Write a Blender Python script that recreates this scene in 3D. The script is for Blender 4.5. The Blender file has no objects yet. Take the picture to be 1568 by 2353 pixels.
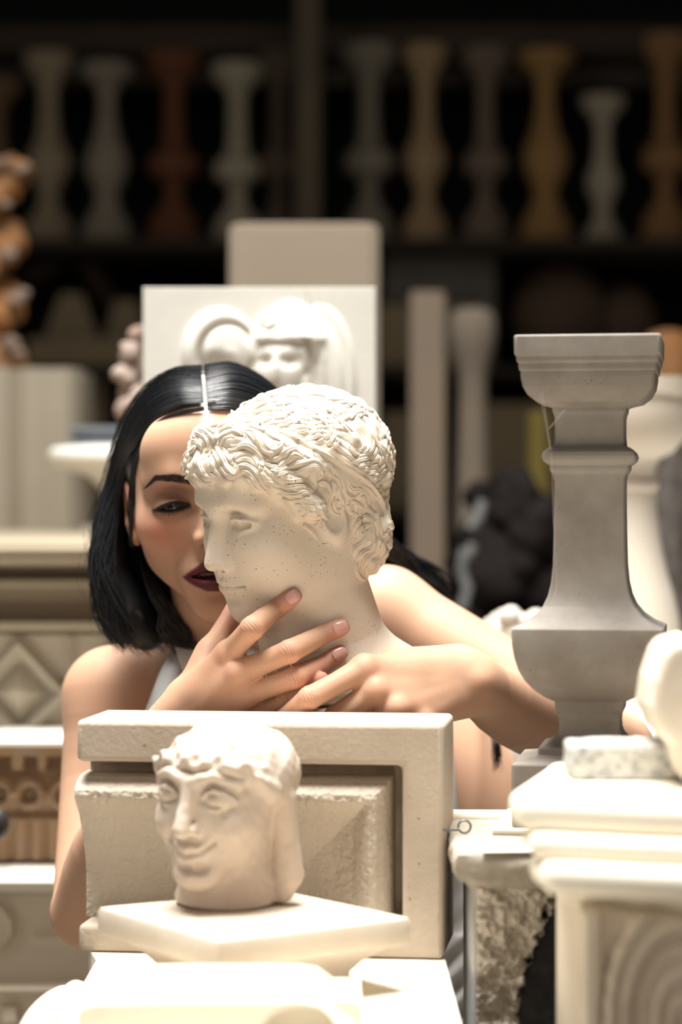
import bpy, math, random
import numpy as np
from mathutils import Vector, Matrix
random.seed(7); rng = np.random.RandomState(11)
S = bpy.context.scene
COL = S.collection
PI = math.pi
# ---------------------------------------------------------------- camera
FPX = 5553.0; CAMZ = 1.35                      # 85 mm lens on a 24 mm wide frame, level, 1.35 m above the floor
cam_d = bpy.data.cameras.new('camera'); cam = bpy.data.objects.new('camera', cam_d); COL.objects.link(cam)
cam_d.sensor_fit = 'HORIZONTAL'; cam_d.sensor_width = 24.0; cam_d.lens = 85.0
cam.location = (0, 0, CAMZ); cam.rotation_euler = (PI/2, 0, 0)
cam_d.clip_start = 0.05; cam_d.clip_end = 60
cam_d.dof.use_dof = True; cam_d.dof.focus_distance = 1.955; cam_d.dof.aperture_fstop = 3.6
S.camera = cam
def P(px, py, D):                              # photo pixel at distance D -> world point
    return Vector(((px-784)/FPX*D, D, CAMZ-(py-1176.5)/FPX*D))
# ---------------------------------------------------------------- light
S.view_settings.view_transform = 'Standard'; S.view_settings.look = 'None'
S.view_settings.gamma = 1.0; S.view_settings.use_curve_mapping = False
S.view_settings.exposure = 0.0
w = bpy.data.worlds.new('world'); S.world = w; w.use_nodes = True
w.node_tree.nodes['Background'].inputs[0].default_value = (1.0, 0.86, 0.70, 1)
w.node_tree.nodes['Background'].inputs[1].default_value = 0.02
def area(name, loc, target, sx, sy, power, color, spread=180):
    d = bpy.data.lights.new(name, 'AREA'); d.shape = 'RECTANGLE'; d.size = sx; d.size_y = sy
    d.energy = power; d.color = color; d.spread = math.radians(spread)
    o = bpy.data.objects.new(name, d); COL.objects.link(o); o.location = loc
    o.rotation_euler = (Vector(target)-Vector(loc)).to_track_quat('-Z', 'Y').to_euler()
    return o
area('skylight', (-0.25, 1.95, 4.4), (0, 2.0, 1.0), 1.7, 1.9, 178, (1.0, 0.98, 0.94), 105)
area('skylight_rear', (-0.3, 3.9, 4.4), (0, 3.4, 1.0), 2.4, 1.2, 6, (1.0, 0.96, 0.90), 90)
area('left_fill', (-3.2, 0.4, 2.3), (0, 2.2, 1.2), 1.6, 2.2, 17, (1.0, 0.92, 0.84))  # side fill added from the left, no window stands there
area('front_fill', (0.6, -1.4, 2.1), (0, 2.2, 1.2), 3.0, 2.2, 21, (1.0, 0.89, 0.81))  # large front fill added behind the camera, not a real window
area('rack_light', (0.0, 3.6, 3.6), (0, 6.9, 1.9), 2.5, 0.8, 2.6, (1.0, 0.86, 0.70), 90)

# ---------------------------------------------------------------- tagging
def tag(o, label=None, cat=None, group=None, kind=None):
    if label: o['label'] = label
    if cat: o['category'] = cat
    if group: o['group'] = group
    if kind: o['kind'] = kind
    return o
def empty(name, loc, label=None, cat=None, group=None, rz=0):
    o = bpy.data.objects.new(name, None); COL.objects.link(o); o.location = loc; o.rotation_euler = (0, 0, rz)
    o.empty_display_size = .05
    return tag(o, label, cat, group)
def mesh_obj(name, V, Fc, mat, parent=None, smooth=True, loc=(0, 0, 0), mats=None, fmat=None, angle=None):
    """V in world coordinates; the origin goes to loc (or the parent's place)."""
    V = np.asarray(V, dtype=np.float64)
    if parent is not None:
        root = parent; M = Matrix.Identity(4); ch = []
        while root is not None: ch.append(root); root = root.parent
        for r in reversed(ch): M = M @ Matrix.Translation(r.location) @ r.rotation_euler.to_matrix().to_4x4()
        Mi = np.array(M.inverted()); V = V @ Mi[:3, :3].T + Mi[:3, 3]
        loc = (0, 0, 0)
    V = V - np.array(loc)
    me = bpy.data.meshes.new(name)
    if isinstance(Fc, np.ndarray) and Fc.ndim == 2:
        n, k = Fc.shape
        me.vertices.add(len(V)); me.vertices.foreach_set('co', V.astype(np.float32).ravel())
        me.loops.add(n*k); me.loops.foreach_set('vertex_index', Fc.astype(np.int32).ravel())
        me.polygons.add(n); me.polygons.foreach_set('loop_start', np.arange(0, n*k, k, dtype=np.int32))
        try: me.polygons.foreach_set('loop_total', np.full(n, k, dtype=np.int32))
        except Exception: pass
        me.update(calc_edges=True); me.validate()
    else:
        me.from_pydata([tuple(v) for v in V], [], [list(f) for f in Fc]); me.update()
    for m in (mats or [mat]): me.materials.append(m)
    if fmat is not None: me.polygons.foreach_set('material_index', np.asarray(fmat, dtype=np.int32))
    me.polygons.foreach_set('use_smooth', np.full(len(me.polygons), bool(smooth)))
    if angle is not None and smooth:
        try: me.set_sharp_from_angle(angle=math.radians(angle))
        except Exception: pass
    o = bpy.data.objects.new(name, me); COL.objects.link(o); o.location = loc
    if parent is not None: o.parent = parent
    return o
class MB:
    """mesh builder collecting several shapes into one mesh"""
    def __init__(s): s.v = []; s.f = []
    def add(s, V, F):
        n = len(s.v); s.v += [tuple(map(float, v)) for v in V]; s.f += [[int(i)+n for i in f] for f in F]; return s
    def box(s, x0, x1, y0, y1, z0, z1, bev=0.0, M=None):
        cx, cy, cz = (x0+x1)/2, (y0+y1)/2, (z0+z1)/2; hx, hy, hz = (x1-x0)/2, (y1-y0)/2, (z1-z0)/2
        b = min(bev, hx*.9, hy*.9, hz*.9)
        if b <= 0:
            V = [(cx+i*hx, cy+j*hy, cz+k*hz) for k in (-1, 1) for j in (-1, 1) for i in (-1, 1)]
            F = [(0, 2, 3, 1), (4, 5, 7, 6), (0, 1, 5, 4), (2, 6, 7, 3), (0, 4, 6, 2), (1, 3, 7, 5)]
        else:
            V = []; 
            def ring(z, ix, iy, c):
                return [(cx+sx*(ix-(c if a else 0)), cy+sy*(iy-(0 if a else c)), z) for sx, sy, a in
                        ((1, -1, 1), (1, -1, 0), (1, 1, 0), (1, 1, 1), (-1, 1, 1), (-1, 1, 0), (-1, -1, 0), (-1, -1, 1))]
            for z, ins, c in ((cz-hz, b, b*.6), (cz-hz+b*.3, b*.3, b), (cz-hz+b, 0, b), (cz+hz-b, 0, b), (cz+hz-b*.3, b*.3, b), (cz+hz, b, b*.6)):
                V += ring(z, hx-ins, hy-ins, c)
            F = [list(range(7, -1, -1)), list(range(40, 48))]
            for r in range(5):
                for i in range(8): F.append((r*8+i, r*8+(i+1) % 8, r*8+8+(i+1) % 8, r*8+8+i))
        if M is not None: V = [tuple(M @ Vector(v)) for v in V]
        return s.add(V, F)
    def lathe(s, prof, c=(0, 0, 0), n=40, square=0.0, M=None, rz=0.0, cap=True):
        """prof: (radius, z) bottom to top; square>0 -> square plan, bevelled corners"""
        V = []; F = []
        if square:
            ang = [(1, -1+square), (1, 1-square), (1-square, 1), (-1+square, 1), (-1, 1-square), (-1, -1+square), (-1+square, -1), (1-square, -1)]
        else: ang = [(math.cos(2*PI*i/n), math.sin(2*PI*i/n)) for i in range(n)]
        cr, sr = math.cos(rz), math.sin(rz); n = len(ang)
        for r, z in prof:
            for a, b in ang: V.append((c[0]+r*(a*cr-b*sr), c[1]+r*(a*sr+b*cr), c[2]+z))
        for k in range(len(prof)-1):
            for i in range(n): F.append((k*n+i, k*n+(i+1) % n, (k+1)*n+(i+1) % n, (k+1)*n+i))
        if cap: F.append(list(range(n-1, -1, -1))); F.append([(len(prof)-1)*n+i for i in range(n)])
        if M is not None: V = [tuple(M @ Vector(v)) for v in V]
        return s.add(V, F)
    def prism(s, pts, y0, y1, M=None, axis='y'):
        """outline pts (x,z) extruded along y (or (y,z) along x, (x,y) along z)"""
        n = len(pts)
        f = {'y': lambda p, t: (p[0], t, p[1]), 'x': lambda p, t: (t, p[0], p[1]), 'z': lambda p, t: (p[0], p[1], t)}[axis]
        V = [f(p, y0) for p in pts]+[f(p, y1) for p in pts]
        if M is not None: V = [tuple(M @ Vector(v)) for v in V]
        F = [list(range(n)), list(range(2*n-1, n-1, -1))]+[(i, i+n, (i+1) % n+n, (i+1) % n) for i in range(n)]
        return s.add(V, F)
    def tube(s, pts, rad, n=8, cap=True):
        V, F = tube_geo(pts, rad, n, cap); return s.add(V, F)
    def ball(s, c, r, n=16, m=10, M=None):
        prof = [(math.sin(PI*k/m), -math.cos(PI*k/m)) for k in range(m+1)]
        V = []; F = []
        rr = (r, r, r) if isinstance(r, (int, float)) else r
        for a, z in prof:
            a = max(a, 1e-3)
            for i in range(n): V.append((c[0]+rr[0]*a*math.cos(2*PI*i/n), c[1]+rr[1]*a*math.sin(2*PI*i/n), c[2]+rr[2]*z))
        for k in range(m):
            for i in range(n): F.append((k*n+i, k*n+(i+1) % n, (k+1)*n+(i+1) % n, (k+1)*n+i))
        if M is not None: V = [tuple(M @ Vector(v)) for v in V]
        return s.add(V, F)
    def build(s, name, mat, parent=None, smooth=True, angle=35, loc=(0, 0, 0)):
        return mesh_obj(name, s.v, s.f, mat, parent, smooth, loc, angle=angle)
def tube_geo(pts, rad, n=8, cap=True):
    pts = [Vector(p) for p in pts]; m = len(pts)
    if isinstance(rad, (int, float)): rad = [rad]*m
    V = []; F = []; t = (pts[1]-pts[0]).normalized(); u = t.orthogonal().normalized()
    for k in range(m):
        t = (pts[min(k+1, m-1)]-pts[max(k-1, 0)]).normalized()
        u = (u-t*u.dot(t)).normalized(); v = t.cross(u)
        for i in range(n):
            a = 2*PI*i/n; V.append(tuple(pts[k]+(u*math.cos(a)+v*math.sin(a))*rad[k]))
    for k in range(m-1):
        for i in range(n): F.append((k*n+i, k*n+(i+1) % n, (k+1)*n+(i+1) % n, (k+1)*n+i))
    if cap: F.append(list(range(n-1, -1, -1))); F.append([(m-1)*n+i for i in range(n)])
    return V, F
def spline(pts, n):
    """Catmull-Rom through pts (any dimension), n samples"""
    p = np.asarray(pts, dtype=float)
    if len(p) == 2: return p[0]+(p[1]-p[0])*np.linspace(0, 1, n)[:, None]
    q = np.vstack([2*p[0]-p[1], p, 2*p[-1]-p[-2]]); m = len(p)-1
    t = np.linspace(0, m-1e-6, n); i = t.astype(int); f = (t-i)[:, None]
    a, b, c, d = q[i], q[i+1], q[i+2], q[i+3]
    return .5*((2*b)+(c-a)*f+(2*a-5*b+4*c-d)*f**2+(3*b-a-3*c+d)*f**3)

# ---------------------------------------------------------------- materials
def stone(name, col, col2=None, rough=.85, nscale=18, bump=.25, bscale=60, pits=0.0, pscale=180, pcol=None, spec=.25, mixlo=.35, mixhi=.7, pdist=.0006, bdist=.002):
    m = bpy.data.materials.new(name); m.use_nodes = True; N = m.node_tree.nodes; L = m.node_tree.links
    b = N['Principled BSDF']; b.inputs['Roughness'].default_value = rough; b.inputs['Specular IOR Level'].default_value = spec
    tc = N.new('ShaderNodeTexCoord')
    n1 = N.new('ShaderNodeTexNoise'); n1.inputs['Scale'].default_value = nscale; n1.inputs['Detail'].default_value = 6; n1.inputs['Roughness'].default_value = .6
    L.new(tc.outputs['Object'], n1.inputs['Vector'])
    r = N.new('ShaderNodeMapRange'); r.inputs[1].default_value = mixlo; r.inputs[2].default_value = mixhi; L.new(n1.outputs['Fac'], r.inputs[0])
    mx = N.new('ShaderNodeMix'); mx.data_type = 'RGBA'
    mx.inputs[6].default_value = (*col, 1); mx.inputs[7].default_value = (*(col2 or [c*.85 for c in col]), 1)
    L.new(r.outputs[0], mx.inputs[0]); out = mx.outputs[2]
    n2 = N.new('ShaderNodeTexNoise'); n2.inputs['Scale'].default_value = bscale; n2.inputs['Detail'].default_value = 5
    L.new(tc.outputs['Object'], n2.inputs['Vector'])
    bp = N.new('ShaderNodeBump'); bp.inputs['Strength'].default_value = bump; bp.inputs['Distance'].default_value = bdist
    L.new(n2.outputs['Fac'], bp.inputs['Height']); nrm = bp.outputs[0]
    if pits > 0:
        vo = N.new('ShaderNodeTexVoronoi'); vo.inputs['Scale'].default_value = pscale; L.new(tc.outputs['Object'], vo.inputs['Vector'])
        n3 = N.new('ShaderNodeTexNoise'); n3.inputs['Scale'].default_value = pscale*.11; L.new(tc.outputs['Object'], n3.inputs['Vector'])
        # random pit radius per cell, thinned out by a broad noise
        sp = N.new('ShaderNodeSeparateColor'); L.new(vo.outputs['Color'], sp.inputs[0])
        mu = N.new('ShaderNodeMath'); mu.operation = 'POWER'; L.new(sp.outputs[0], mu.inputs[0]); mu.inputs[1].default_value = 3.5
        mm = N.new('ShaderNodeMath'); mm.operation = 'MULTIPLY'; L.new(mu.outputs[0], mm.inputs[0])
        r3 = N.new('ShaderNodeMapRange'); r3.inputs[1].default_value = .38; r3.inputs[2].default_value = .62; r3.inputs[3].default_value = .10*pits; r3.inputs[4].default_value = .34*pits
        L.new(n3.outputs['Fac'], r3.inputs[0]); L.new(r3.outputs[0], mm.inputs[1])
        lt = N.new('ShaderNodeMath'); lt.operation = 'SUBTRACT'; L.new(mm.outputs[0], lt.inputs[0]); L.new(vo.outputs['Distance'], lt.inputs[1])
        rr = N.new('ShaderNodeMapRange'); rr.inputs[1].default_value = 0; rr.inputs[2].default_value = .06; L.new(lt.outputs[0], rr.inputs[0])
        m2 = N.new('ShaderNodeMix'); m2.data_type = 'RGBA'; L.new(rr.outputs[0], m2.inputs[0]); L.new(out, m2.inputs[6]); m2.inputs[7].default_value = (*(pcol or [c*.4 for c in col]), 1)
        out = m2.outputs[2]
        b2 = N.new('ShaderNodeBump'); b2.inputs['Strength'].default_value = .6; b2.inputs['Distance'].default_value = pdist; b2.invert = True
        L.new(rr.outputs[0], b2.inputs['Height']); L.new(nrm, b2.inputs['Normal']); nrm = b2.outputs[0]
    L.new(out, b.inputs['Base Color']); L.new(nrm, b.inputs['Normal'])
    return m
def plain(name, col, rough=.6, spec=.3, metal=0):
    m = bpy.data.materials.new(name); m.use_nodes = True; b = m.node_tree.nodes['Principled BSDF']
    b.inputs['Base Color'].default_value = (*col, 1); b.inputs['Roughness'].default_value = rough
    b.inputs['Specular IOR Level'].default_value = spec; b.inputs['Metallic'].default_value = metal
    return m
plaster = stone('cream_plaster', (.71, .615, .495), (.76, .675, .56), nscale=9, bump=.25, bscale=420, pits=1.15, pscale=560, pcol=(.26, .19, .13), bdist=.0008)
plaster_soft = stone('worn_cream_plaster', (.62, .52, .43), (.50, .39, .30), nscale=14, bump=.2, bscale=120, mixlo=.42, mixhi=.75)
limestone = stone('limestone', (.50, .415, .325), (.57, .485, .39), nscale=14, bump=.55, bscale=260, pits=.8, pscale=150, pcol=(.33, .27, .2), bdist=.0012)
limestone_rough = stone('rough_limestone', (.55, .47, .375), (.62, .54, .44), nscale=14, bump=.9, bscale=170, bdist=.002)
groove_stone = stone('dark_groove_stone', (.36, .29, .21), (.48, .40, .31), nscale=40, bump=.5, bscale=200)  # groove backing, darker than the slab's limestone
greystone = stone('grey_cast_stone', (.20, .168, .142), (.33, .30, .265), nscale=13, bump=.12, bscale=300, pits=.9, pscale=420, pcol=(.13, .11, .09), rough=.75, bdist=.0006)
marble_white = stone('white_marble', (.86, .83, .76), (.82, .77, .69), nscale=5, bump=.05, rough=.6)
cream_stone = stone('cream_stone', (.74, .67, .55), (.68, .60, .47), nscale=4, bump=.1)
beige_stone = stone('beige_stone', (.40, .35, .27), (.45, .40, .32), nscale=3, bump=.1)
# ================================================================ implicit modelling (smooth blended volumes -> one mesh)
f32 = np.float32
def smin(a, b, k):
    h = np.maximum(k-np.abs(a-b), 0)/k
    return np.minimum(a, b)-h*h*k*.25
def smax(a, b, k): return -smin(-a, -b, k)
def s_ell(p, c, r, R=None):
    q = p-np.array(c, f32)
    if R is not None: q = q @ np.array(R, f32)
    r = np.array(r, f32)
    k0 = np.sqrt(((q/r)**2).sum(-1)); k1 = np.sqrt(((q/(r*r))**2).sum(-1))
    return k0*(k0-1)/np.maximum(k1, 1e-6)
def s_sph(p, c, r): q = p-np.array(c, f32); return np.sqrt((q*q).sum(-1))-r
def s_cap(p, a, b, r0, r1=None):
    r1 = r0 if r1 is None else r1
    a = np.array(a, f32); b = np.array(b, f32); d = b-a; q = p-a
    t = np.clip((q @ d)/max(float(d @ d), 1e-9), 0, 1)
    e = q-t[:, None]*d
    return np.sqrt((e*e).sum(-1))-(r0+(r1-r0)*t)
def s_chain(p, pts, rad, k=None):
    d = None
    for i in range(len(pts)-1):
        e = s_cap(p, pts[i], pts[i+1], rad[i], rad[i+1])
        d = e if d is None else (np.minimum(d, e) if not k else smin(d, e, k))
    return d
def s_flatchain(p, pts, rad, up, flat):
    """chain squashed along direction up by factor flat (<1 = flatter)"""
    up = np.array(up, f32); up /= np.linalg.norm(up)
    s = lambda q: q+np.outer(q @ up, up)*(1/flat-1)
    o = np.array(pts[0], f32)
    return s_chain(s(p-o), [s((np.array([q], f32)-o))[0] for q in pts], rad)*min(1, (flat+1)/2)
def s_box(p, c, h, r, R=None):
    q = p-np.array(c, f32)
    if R is not None: q = q @ np.array(R, f32)
    q = np.abs(q)-np.array(h, f32)+r
    return np.sqrt((np.maximum(q, 0)**2).sum(-1))+np.minimum(q.max(-1), 0)-r
def polygonize(fun, lo, hi, h, relax=2, bs=8):
    """sparse surface nets: returns V, F(quads)"""
    lo = np.array(lo, float); hi = np.array(hi, float); B = h*bs
    nb = np.ceil((hi-lo)/B).astype(int)
    # coarse-to-fine search for blocks touching the surface
    g = np.stack(np.meshgrid(*[np.arange(n) for n in nb], indexing='ij'), -1).reshape(-1, 3)
    keep = []
    for s in range(0, len(g), 400000):
        c = (lo+(g[s:s+400000]+.5)*B).astype(f32); d = fun(c); keep.append(g[s:s+400000][np.abs(d) < B*1.35])
    g = np.vstack(keep)
    off = np.stack(np.meshgrid(*[np.arange(bs+1)]*3, indexing='ij'), -1).reshape(-1, 3)
    N = (nb*bs+2).astype(np.int64)
    gid = lambda c: (c[..., 0].astype(np.int64)*N[1]+c[..., 1])*N[2]+c[..., 2]
    CV = []; CI = []; edges = [[], [], []]; n1 = bs+1
    corner = np.array([[i, j, k] for i in (0, 1) for j in (0, 1) for k in (0, 1)])
    for s in range(0, len(g), 700):
        gb = g[s:s+700]; base = gb*bs
        pts = (lo+(base[:, None, :]+off[None])*h).astype(f32)
        d = fun(pts.reshape(-1, 3)).reshape(len(gb), n1, n1, n1)
        sg = d < 0
        cs = [sg[:, i:i+bs, j:j+bs, k:k+bs] for i, j, k in corner]
        cnt = sum(c.astype(np.int8) for c in cs); act = (cnt > 0) & (cnt < 8)
        b, i, j, k = np.nonzero(act)
        if len(b) == 0: continue
        cd = np.stack([d[b, i+a, j+c, k+e] for a, c, e in corner], -1)
        acc = np.zeros((len(b), 3)); num = np.zeros(len(b))
        for m0 in range(8):
            for m1 in range(m0+1, 8):
                if np.abs(corner[m0]-corner[m1]).sum() != 1: continue
                x = (cd[:, m0] < 0) != (cd[:, m1] < 0)
                t = cd[:, m0]/(cd[:, m0]-cd[:, m1]+1e-20)
                pt = corner[m0]+t[:, None]*(corner[m1]-corner[m0])
                acc += np.where(x[:, None], pt, 0); num += x
        cell = base[b]+np.stack([i, j, k], -1)
        CV.append(lo+(cell+acc/num[:, None])*h); CI.append(gid(cell))
        for ax, m in ((0, 4), (1, 2), (2, 1)):
            x = (cd[:, 0] < 0) != (cd[:, m] < 0)
            edges[ax].append(np.hstack([cell[x], (cd[x, 0] < 0)[:, None]]))
    V = np.vstack(CV); I = np.concatenate(CI); I, ui = np.unique(I, return_index=True); V = V[ui]
    Q = []
    for ax in range(3):
        e = np.vstack(edges[ax]); c = e[:, :3]; inside = e[:, 3].astype(bool)
        u = np.zeros(3, int); v = np.zeros(3, int); u[(ax+1) % 3] = 1; v[(ax+2) % 3] = 1
        ids = [gid(c-u-v), gid(c-v), gid(c), gid(c-u)]
        pos = [np.clip(np.searchsorted(I, q), 0, len(I)-1) for q in ids]
        ok = np.all([I[p_] == q for p_, q in zip(pos, ids)], axis=0)
        f = np.stack(pos, -1); f[~inside] = f[~inside][:, ::-1]; Q.append(f[ok])
    Q = np.vstack(Q)
    for _ in range(relax):   # pull the vertices onto the true surface
        V = project(fun, V, h*.5, h)
    return V, Q
def grad(fun, V, e):
    G = np.zeros((len(V), 3))
    for a in range(3):
        o = np.zeros(3); o[a] = e
        G[:, a] = fun((V+o).astype(f32))-fun((V-o).astype(f32))
    return G/(np.linalg.norm(G, axis=1)[:, None]+1e-12)
def project(fun, V, e, lim):
    d = fun(V.astype(f32)); n = grad(fun, V, e)
    return V-n*np.clip(d, -lim, lim)[:, None]
def raycast(fun, o, d, t0, t1, steps=160):
    """march many rays at once; o, d (N,3); returns t or nan"""
    t = np.full(len(o), t0, float); hit = np.zeros(len(o), bool)
    for _ in range(steps):
        v = fun((o+d*t[:, None]).astype(f32)); t = np.where(hit, t, t+np.maximum(v*.7, 2e-5)); hit |= v < 1.5e-4
        if hit.all(): break
    t[~hit | (t > t1)] = np.nan
    return t
def rot(yaw=0, pitch=0, roll=0):
    """degrees: local head frame (face looks to -y, z up) -> world; roll about y, pitch about x, yaw about z"""
    return np.array((Matrix.Rotation(math.radians(yaw), 3, 'Z') @ Matrix.Rotation(math.radians(roll), 3, 'Y') @ Matrix.Rotation(math.radians(pitch), 3, 'X')))
def attr_color(o, name, C):
    a = o.data.color_attributes.new(name, 'FLOAT_COLOR', 'POINT'); a.data.foreach_set('color', np.hstack([C, np.ones((len(C), 1))]).astype(f32).ravel())
# ================================================================ setting
concrete = stone('floor_concrete', (.30, .27, .23), (.24, .21, .18), nscale=2, bump=.1)
darkwall = stone('dark_wall', (.018, .020, .020), (.012, .014, .015), nscale=2, bump=.05)
o = MB().box(-5, 5, -2, 9, -.1, 0).build('floor', concrete, smooth=False); tag(o, kind='structure')
o = MB().box(-5, 5, 8.9, 9, 0, 4.6).build('wall_back', darkwall, smooth=False); tag(o, kind='structure')
# ---------------- storage rack at the back (front edge 7 m away)
rackwood = stone('dark_rack_timber', (.050, .038, .029), (.038, .030, .024), nscale=5, bump=.1)
rackdark = stone('rack_back_board', (.010, .013, .014), (.006, .008, .009), nscale=2, bump=.1)
def Zat(py, D): return CAMZ-(py-1176.5)/FPX*D
def Xat(px, D): return (px-784)/FPX*D
RD = 7.0
rack = empty('storage_rack', (0, RD, 0), 'tall dark timber storage rack filling the back, holding rows of stone balusters', 'rack')
zs = Zat(548, RD); z_low = Zat(842, RD)
MB().box(-1.6, 1.6, RD-.02, RD+1.0, zs-.03, zs, .004).build('shelf', rackwood, rack)
MB().box(-1.6, 1.6, RD-.02, RD+1.0, z_low-.03, z_low, .004).build('shelf', rackwood, rack)
MB().box(-1.6, 1.6, RD+.10, RD+1.0, Zat(40, RD)-.08, Zat(40, RD), .004).build('shelf', rackwood, rack)
MB().box(-1.6, 1.6, RD+.35, RD+.42, Zat(190, RD+.3), Zat(62, RD+.3), .004).build('beam', stone('rail_timber', (.12, .095, .075), (.07, .06, .05), nscale=3), rack)
MB().box(-1.6, 1.6, RD+.55, RD+1.0, .0, .03, .004).build('shelf', rackwood, rack)
MB().box(-1.62, 1.62, RD+.98, RD+1.02, 0, 3.4).build('back_board', rackdark, rack)
for x in (-1.62, 1.62): MB().box(x-.03, x+.03, RD, RD+1.0, 0, 3.4, .004).build('upright', rackwood, rack)
# the pole in front of the shelf
pole_m = stone('pole_wood', (.15, .12, .085), (.10, .085, .065), nscale=3, bump=.1)
o = MB().box(Xat(678, 6.8), Xat(738, 6.8), 6.77, 6.85, 0, 3.3, .01).build('post', pole_m)
tag(o, 'upright brown timber post rising in front of the baluster shelf, left of centre', 'post')
# ---------------- balusters on the upper shelf
# spec: centre px, top py, max half width px, colour, shape, label
def bal_profile(kind, H, R):
    sh = {'vase': [(1, 0), (1, .10), (.78, .15), (.55, .20), (.50, .26), (.72, .33), (.97, .40), (.93, .47), (.72, .52), (.56, .60), (.50, .74), (.52, .82), (.70, .88), (.98, .93), (1.02, .95), (1.02, 1)],
          'ring': [(1, 0), (1, .10), (.80, .16), (.50, .22), (.48, .30), (.55, .33), (.97, .36), (1.0, .41), (.95, .46), (.62, .49), (.52, .60), (.50, .78), (.55, .85), (.95, .91), (1.05, .94), (1.05, 1)],
          'bulb': [(1, 0), (1, .09), (.85, .14), (.60, .22), (.55, .28), (.75, .34), (.92, .42), (.90, .48), (.62, .60), (.48, .72), (.45, .82), (.60, .89), (.95, .93), (1.05, .95), (1.05, 1)],
          'slim': [(.9, 0), (.9, .09), (.60, .15), (.50, .24), (.62, .30), (.86, .38), (.84, .46), (.60, .54), (.50, .66), (.48, .78), (.60, .85), (.95, .92), (1.05, .95), (1.05, 1)]}[kind]
    return [((r**1.35 if r < 1 else r**1.6)*R, z*H) for r, z in sh]
specs = [
 (-8, 190, 56, (.17, .11, .06), 'vase', 'tan baluster cut off by the left edge of the upper shelf'),
 (112, 125, 56, (.34, .28, .20), 'vase', 'tan-grey stone baluster, first whole one from the left on the upper shelf'),
 (246, 150, 58, (.30, .27, .22), 'bulb', 'grey stone baluster between a tan one and a dark red one on the upper shelf'),
 (399, 122, 60, (.16, .065, .035), 'ring', 'dark red-brown stone baluster on the upper shelf, darkest of the row'),
 (546, 150, 56, (.42, .39, .30), 'ring', 'pale grey-green baluster just left of the timber post'),
 (640, 120, 44, (.12, .09, .07), 'ring', 'dim brown baluster mostly hidden behind the timber post'),
 (848, 105, 58, (.27, .25, .20), 'ring', 'grey stone baluster, first to the right of the timber post'),
 (977, 108, 52, (.40, .29, .17), 'vase', 'sandy yellow baluster, second to the right of the timber post'),
 (1116, 112, 52, (.19, .15, .12), 'ring', 'dark grey-brown baluster between two sandy ones on the upper shelf'),
 (1254, 120, 60, (.36, .22, .09), 'bulb', 'stout ochre brown baluster with a chipped cap on the upper shelf'),
 (1386, 224, 48, (.42, .39, .31), 'slim', 'short pale grey baluster, lowest of the upper shelf row'),
 (1530, 85, 56, (.30, .17, .08), 'ring', 'tall orange-brown baluster at the right edge of the upper shelf')]
for i, (cx, ty, hw, c, kind, lab) in enumerate(specs):
    D = RD+.14; m = stone('baluster_stone', c, [k*.8 for k in c], nscale=6, bump=.1)
    H = Zat(ty, D)-zs; R = hw/FPX*D
    o = MB().lathe(bal_profile(kind, H, R), (Xat(cx, D), D, zs), n=28).build('baluster', m, smooth=True, angle=50, loc=(Xat(cx, D), D, zs))
    tag(o, lab, 'baluster', 'salvaged balusters on the upper shelf')
# ---------------- things on the lower shelves
def boxthing(name, cat, label, px0, px1, py0, py1, D, depth, mat, bev=.01, rz=0, group=None, z0=None):
    """free box whose front face spans the given pixels at distance D"""
    x0, x1 = Xat(px0, D), Xat(px1, D); za = Zat(py1, D) if z0 is None else z0; zb = Zat(py0, D); cx = (x0+x1)/2
    b = MB().box(x0, x1, D, D+depth, za, zb, bev)
    o = b.build(name, mat, loc=(cx, D, za)); return tag(o, label, cat, group)
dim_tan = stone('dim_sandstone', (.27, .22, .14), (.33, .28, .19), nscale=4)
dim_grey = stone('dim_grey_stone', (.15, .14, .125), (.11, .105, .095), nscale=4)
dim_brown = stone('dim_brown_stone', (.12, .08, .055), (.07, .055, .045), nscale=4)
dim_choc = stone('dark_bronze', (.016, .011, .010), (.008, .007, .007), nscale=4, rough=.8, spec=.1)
zl = z_low
def gable(px0, px1, py, D, label):
    x0, x1 = Xat(px0, D), Xat(px1, D); z = Zat(py, D); c = (x0+x1)/2
    o = MB().prism([(x0, zl), (x1, zl), (x1, zl+.05), (c+.03, z), (c-.03, z), (x0, zl+.05)], D, D+.1).build('pediment', dim_tan, loc=(c, D, zl))
    tag(o, label, 'carved stone', 'gable-shaped stones on the lower shelf')
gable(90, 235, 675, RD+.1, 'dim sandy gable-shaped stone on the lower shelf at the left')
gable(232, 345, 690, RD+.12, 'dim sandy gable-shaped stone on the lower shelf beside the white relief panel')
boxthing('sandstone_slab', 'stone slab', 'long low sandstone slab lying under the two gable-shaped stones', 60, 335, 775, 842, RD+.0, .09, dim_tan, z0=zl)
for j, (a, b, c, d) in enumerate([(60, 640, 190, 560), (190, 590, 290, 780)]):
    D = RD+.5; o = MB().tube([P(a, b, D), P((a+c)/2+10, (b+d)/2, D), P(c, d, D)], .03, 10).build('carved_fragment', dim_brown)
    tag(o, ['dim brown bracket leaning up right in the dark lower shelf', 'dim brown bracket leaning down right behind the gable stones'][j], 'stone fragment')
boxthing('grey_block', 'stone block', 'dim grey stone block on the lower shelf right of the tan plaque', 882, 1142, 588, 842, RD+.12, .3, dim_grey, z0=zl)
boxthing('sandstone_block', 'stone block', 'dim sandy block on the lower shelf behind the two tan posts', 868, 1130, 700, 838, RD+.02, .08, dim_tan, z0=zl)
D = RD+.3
o = MB().ball((Xat(1290, D), D, zl+.16), (.16, .14, .17)).build('stone_lump', dim_brown, loc=(Xat(1290, D), D, zl)); tag(o, 'dark brown rounded stone lump in the right lower shelf', 'stone')
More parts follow.
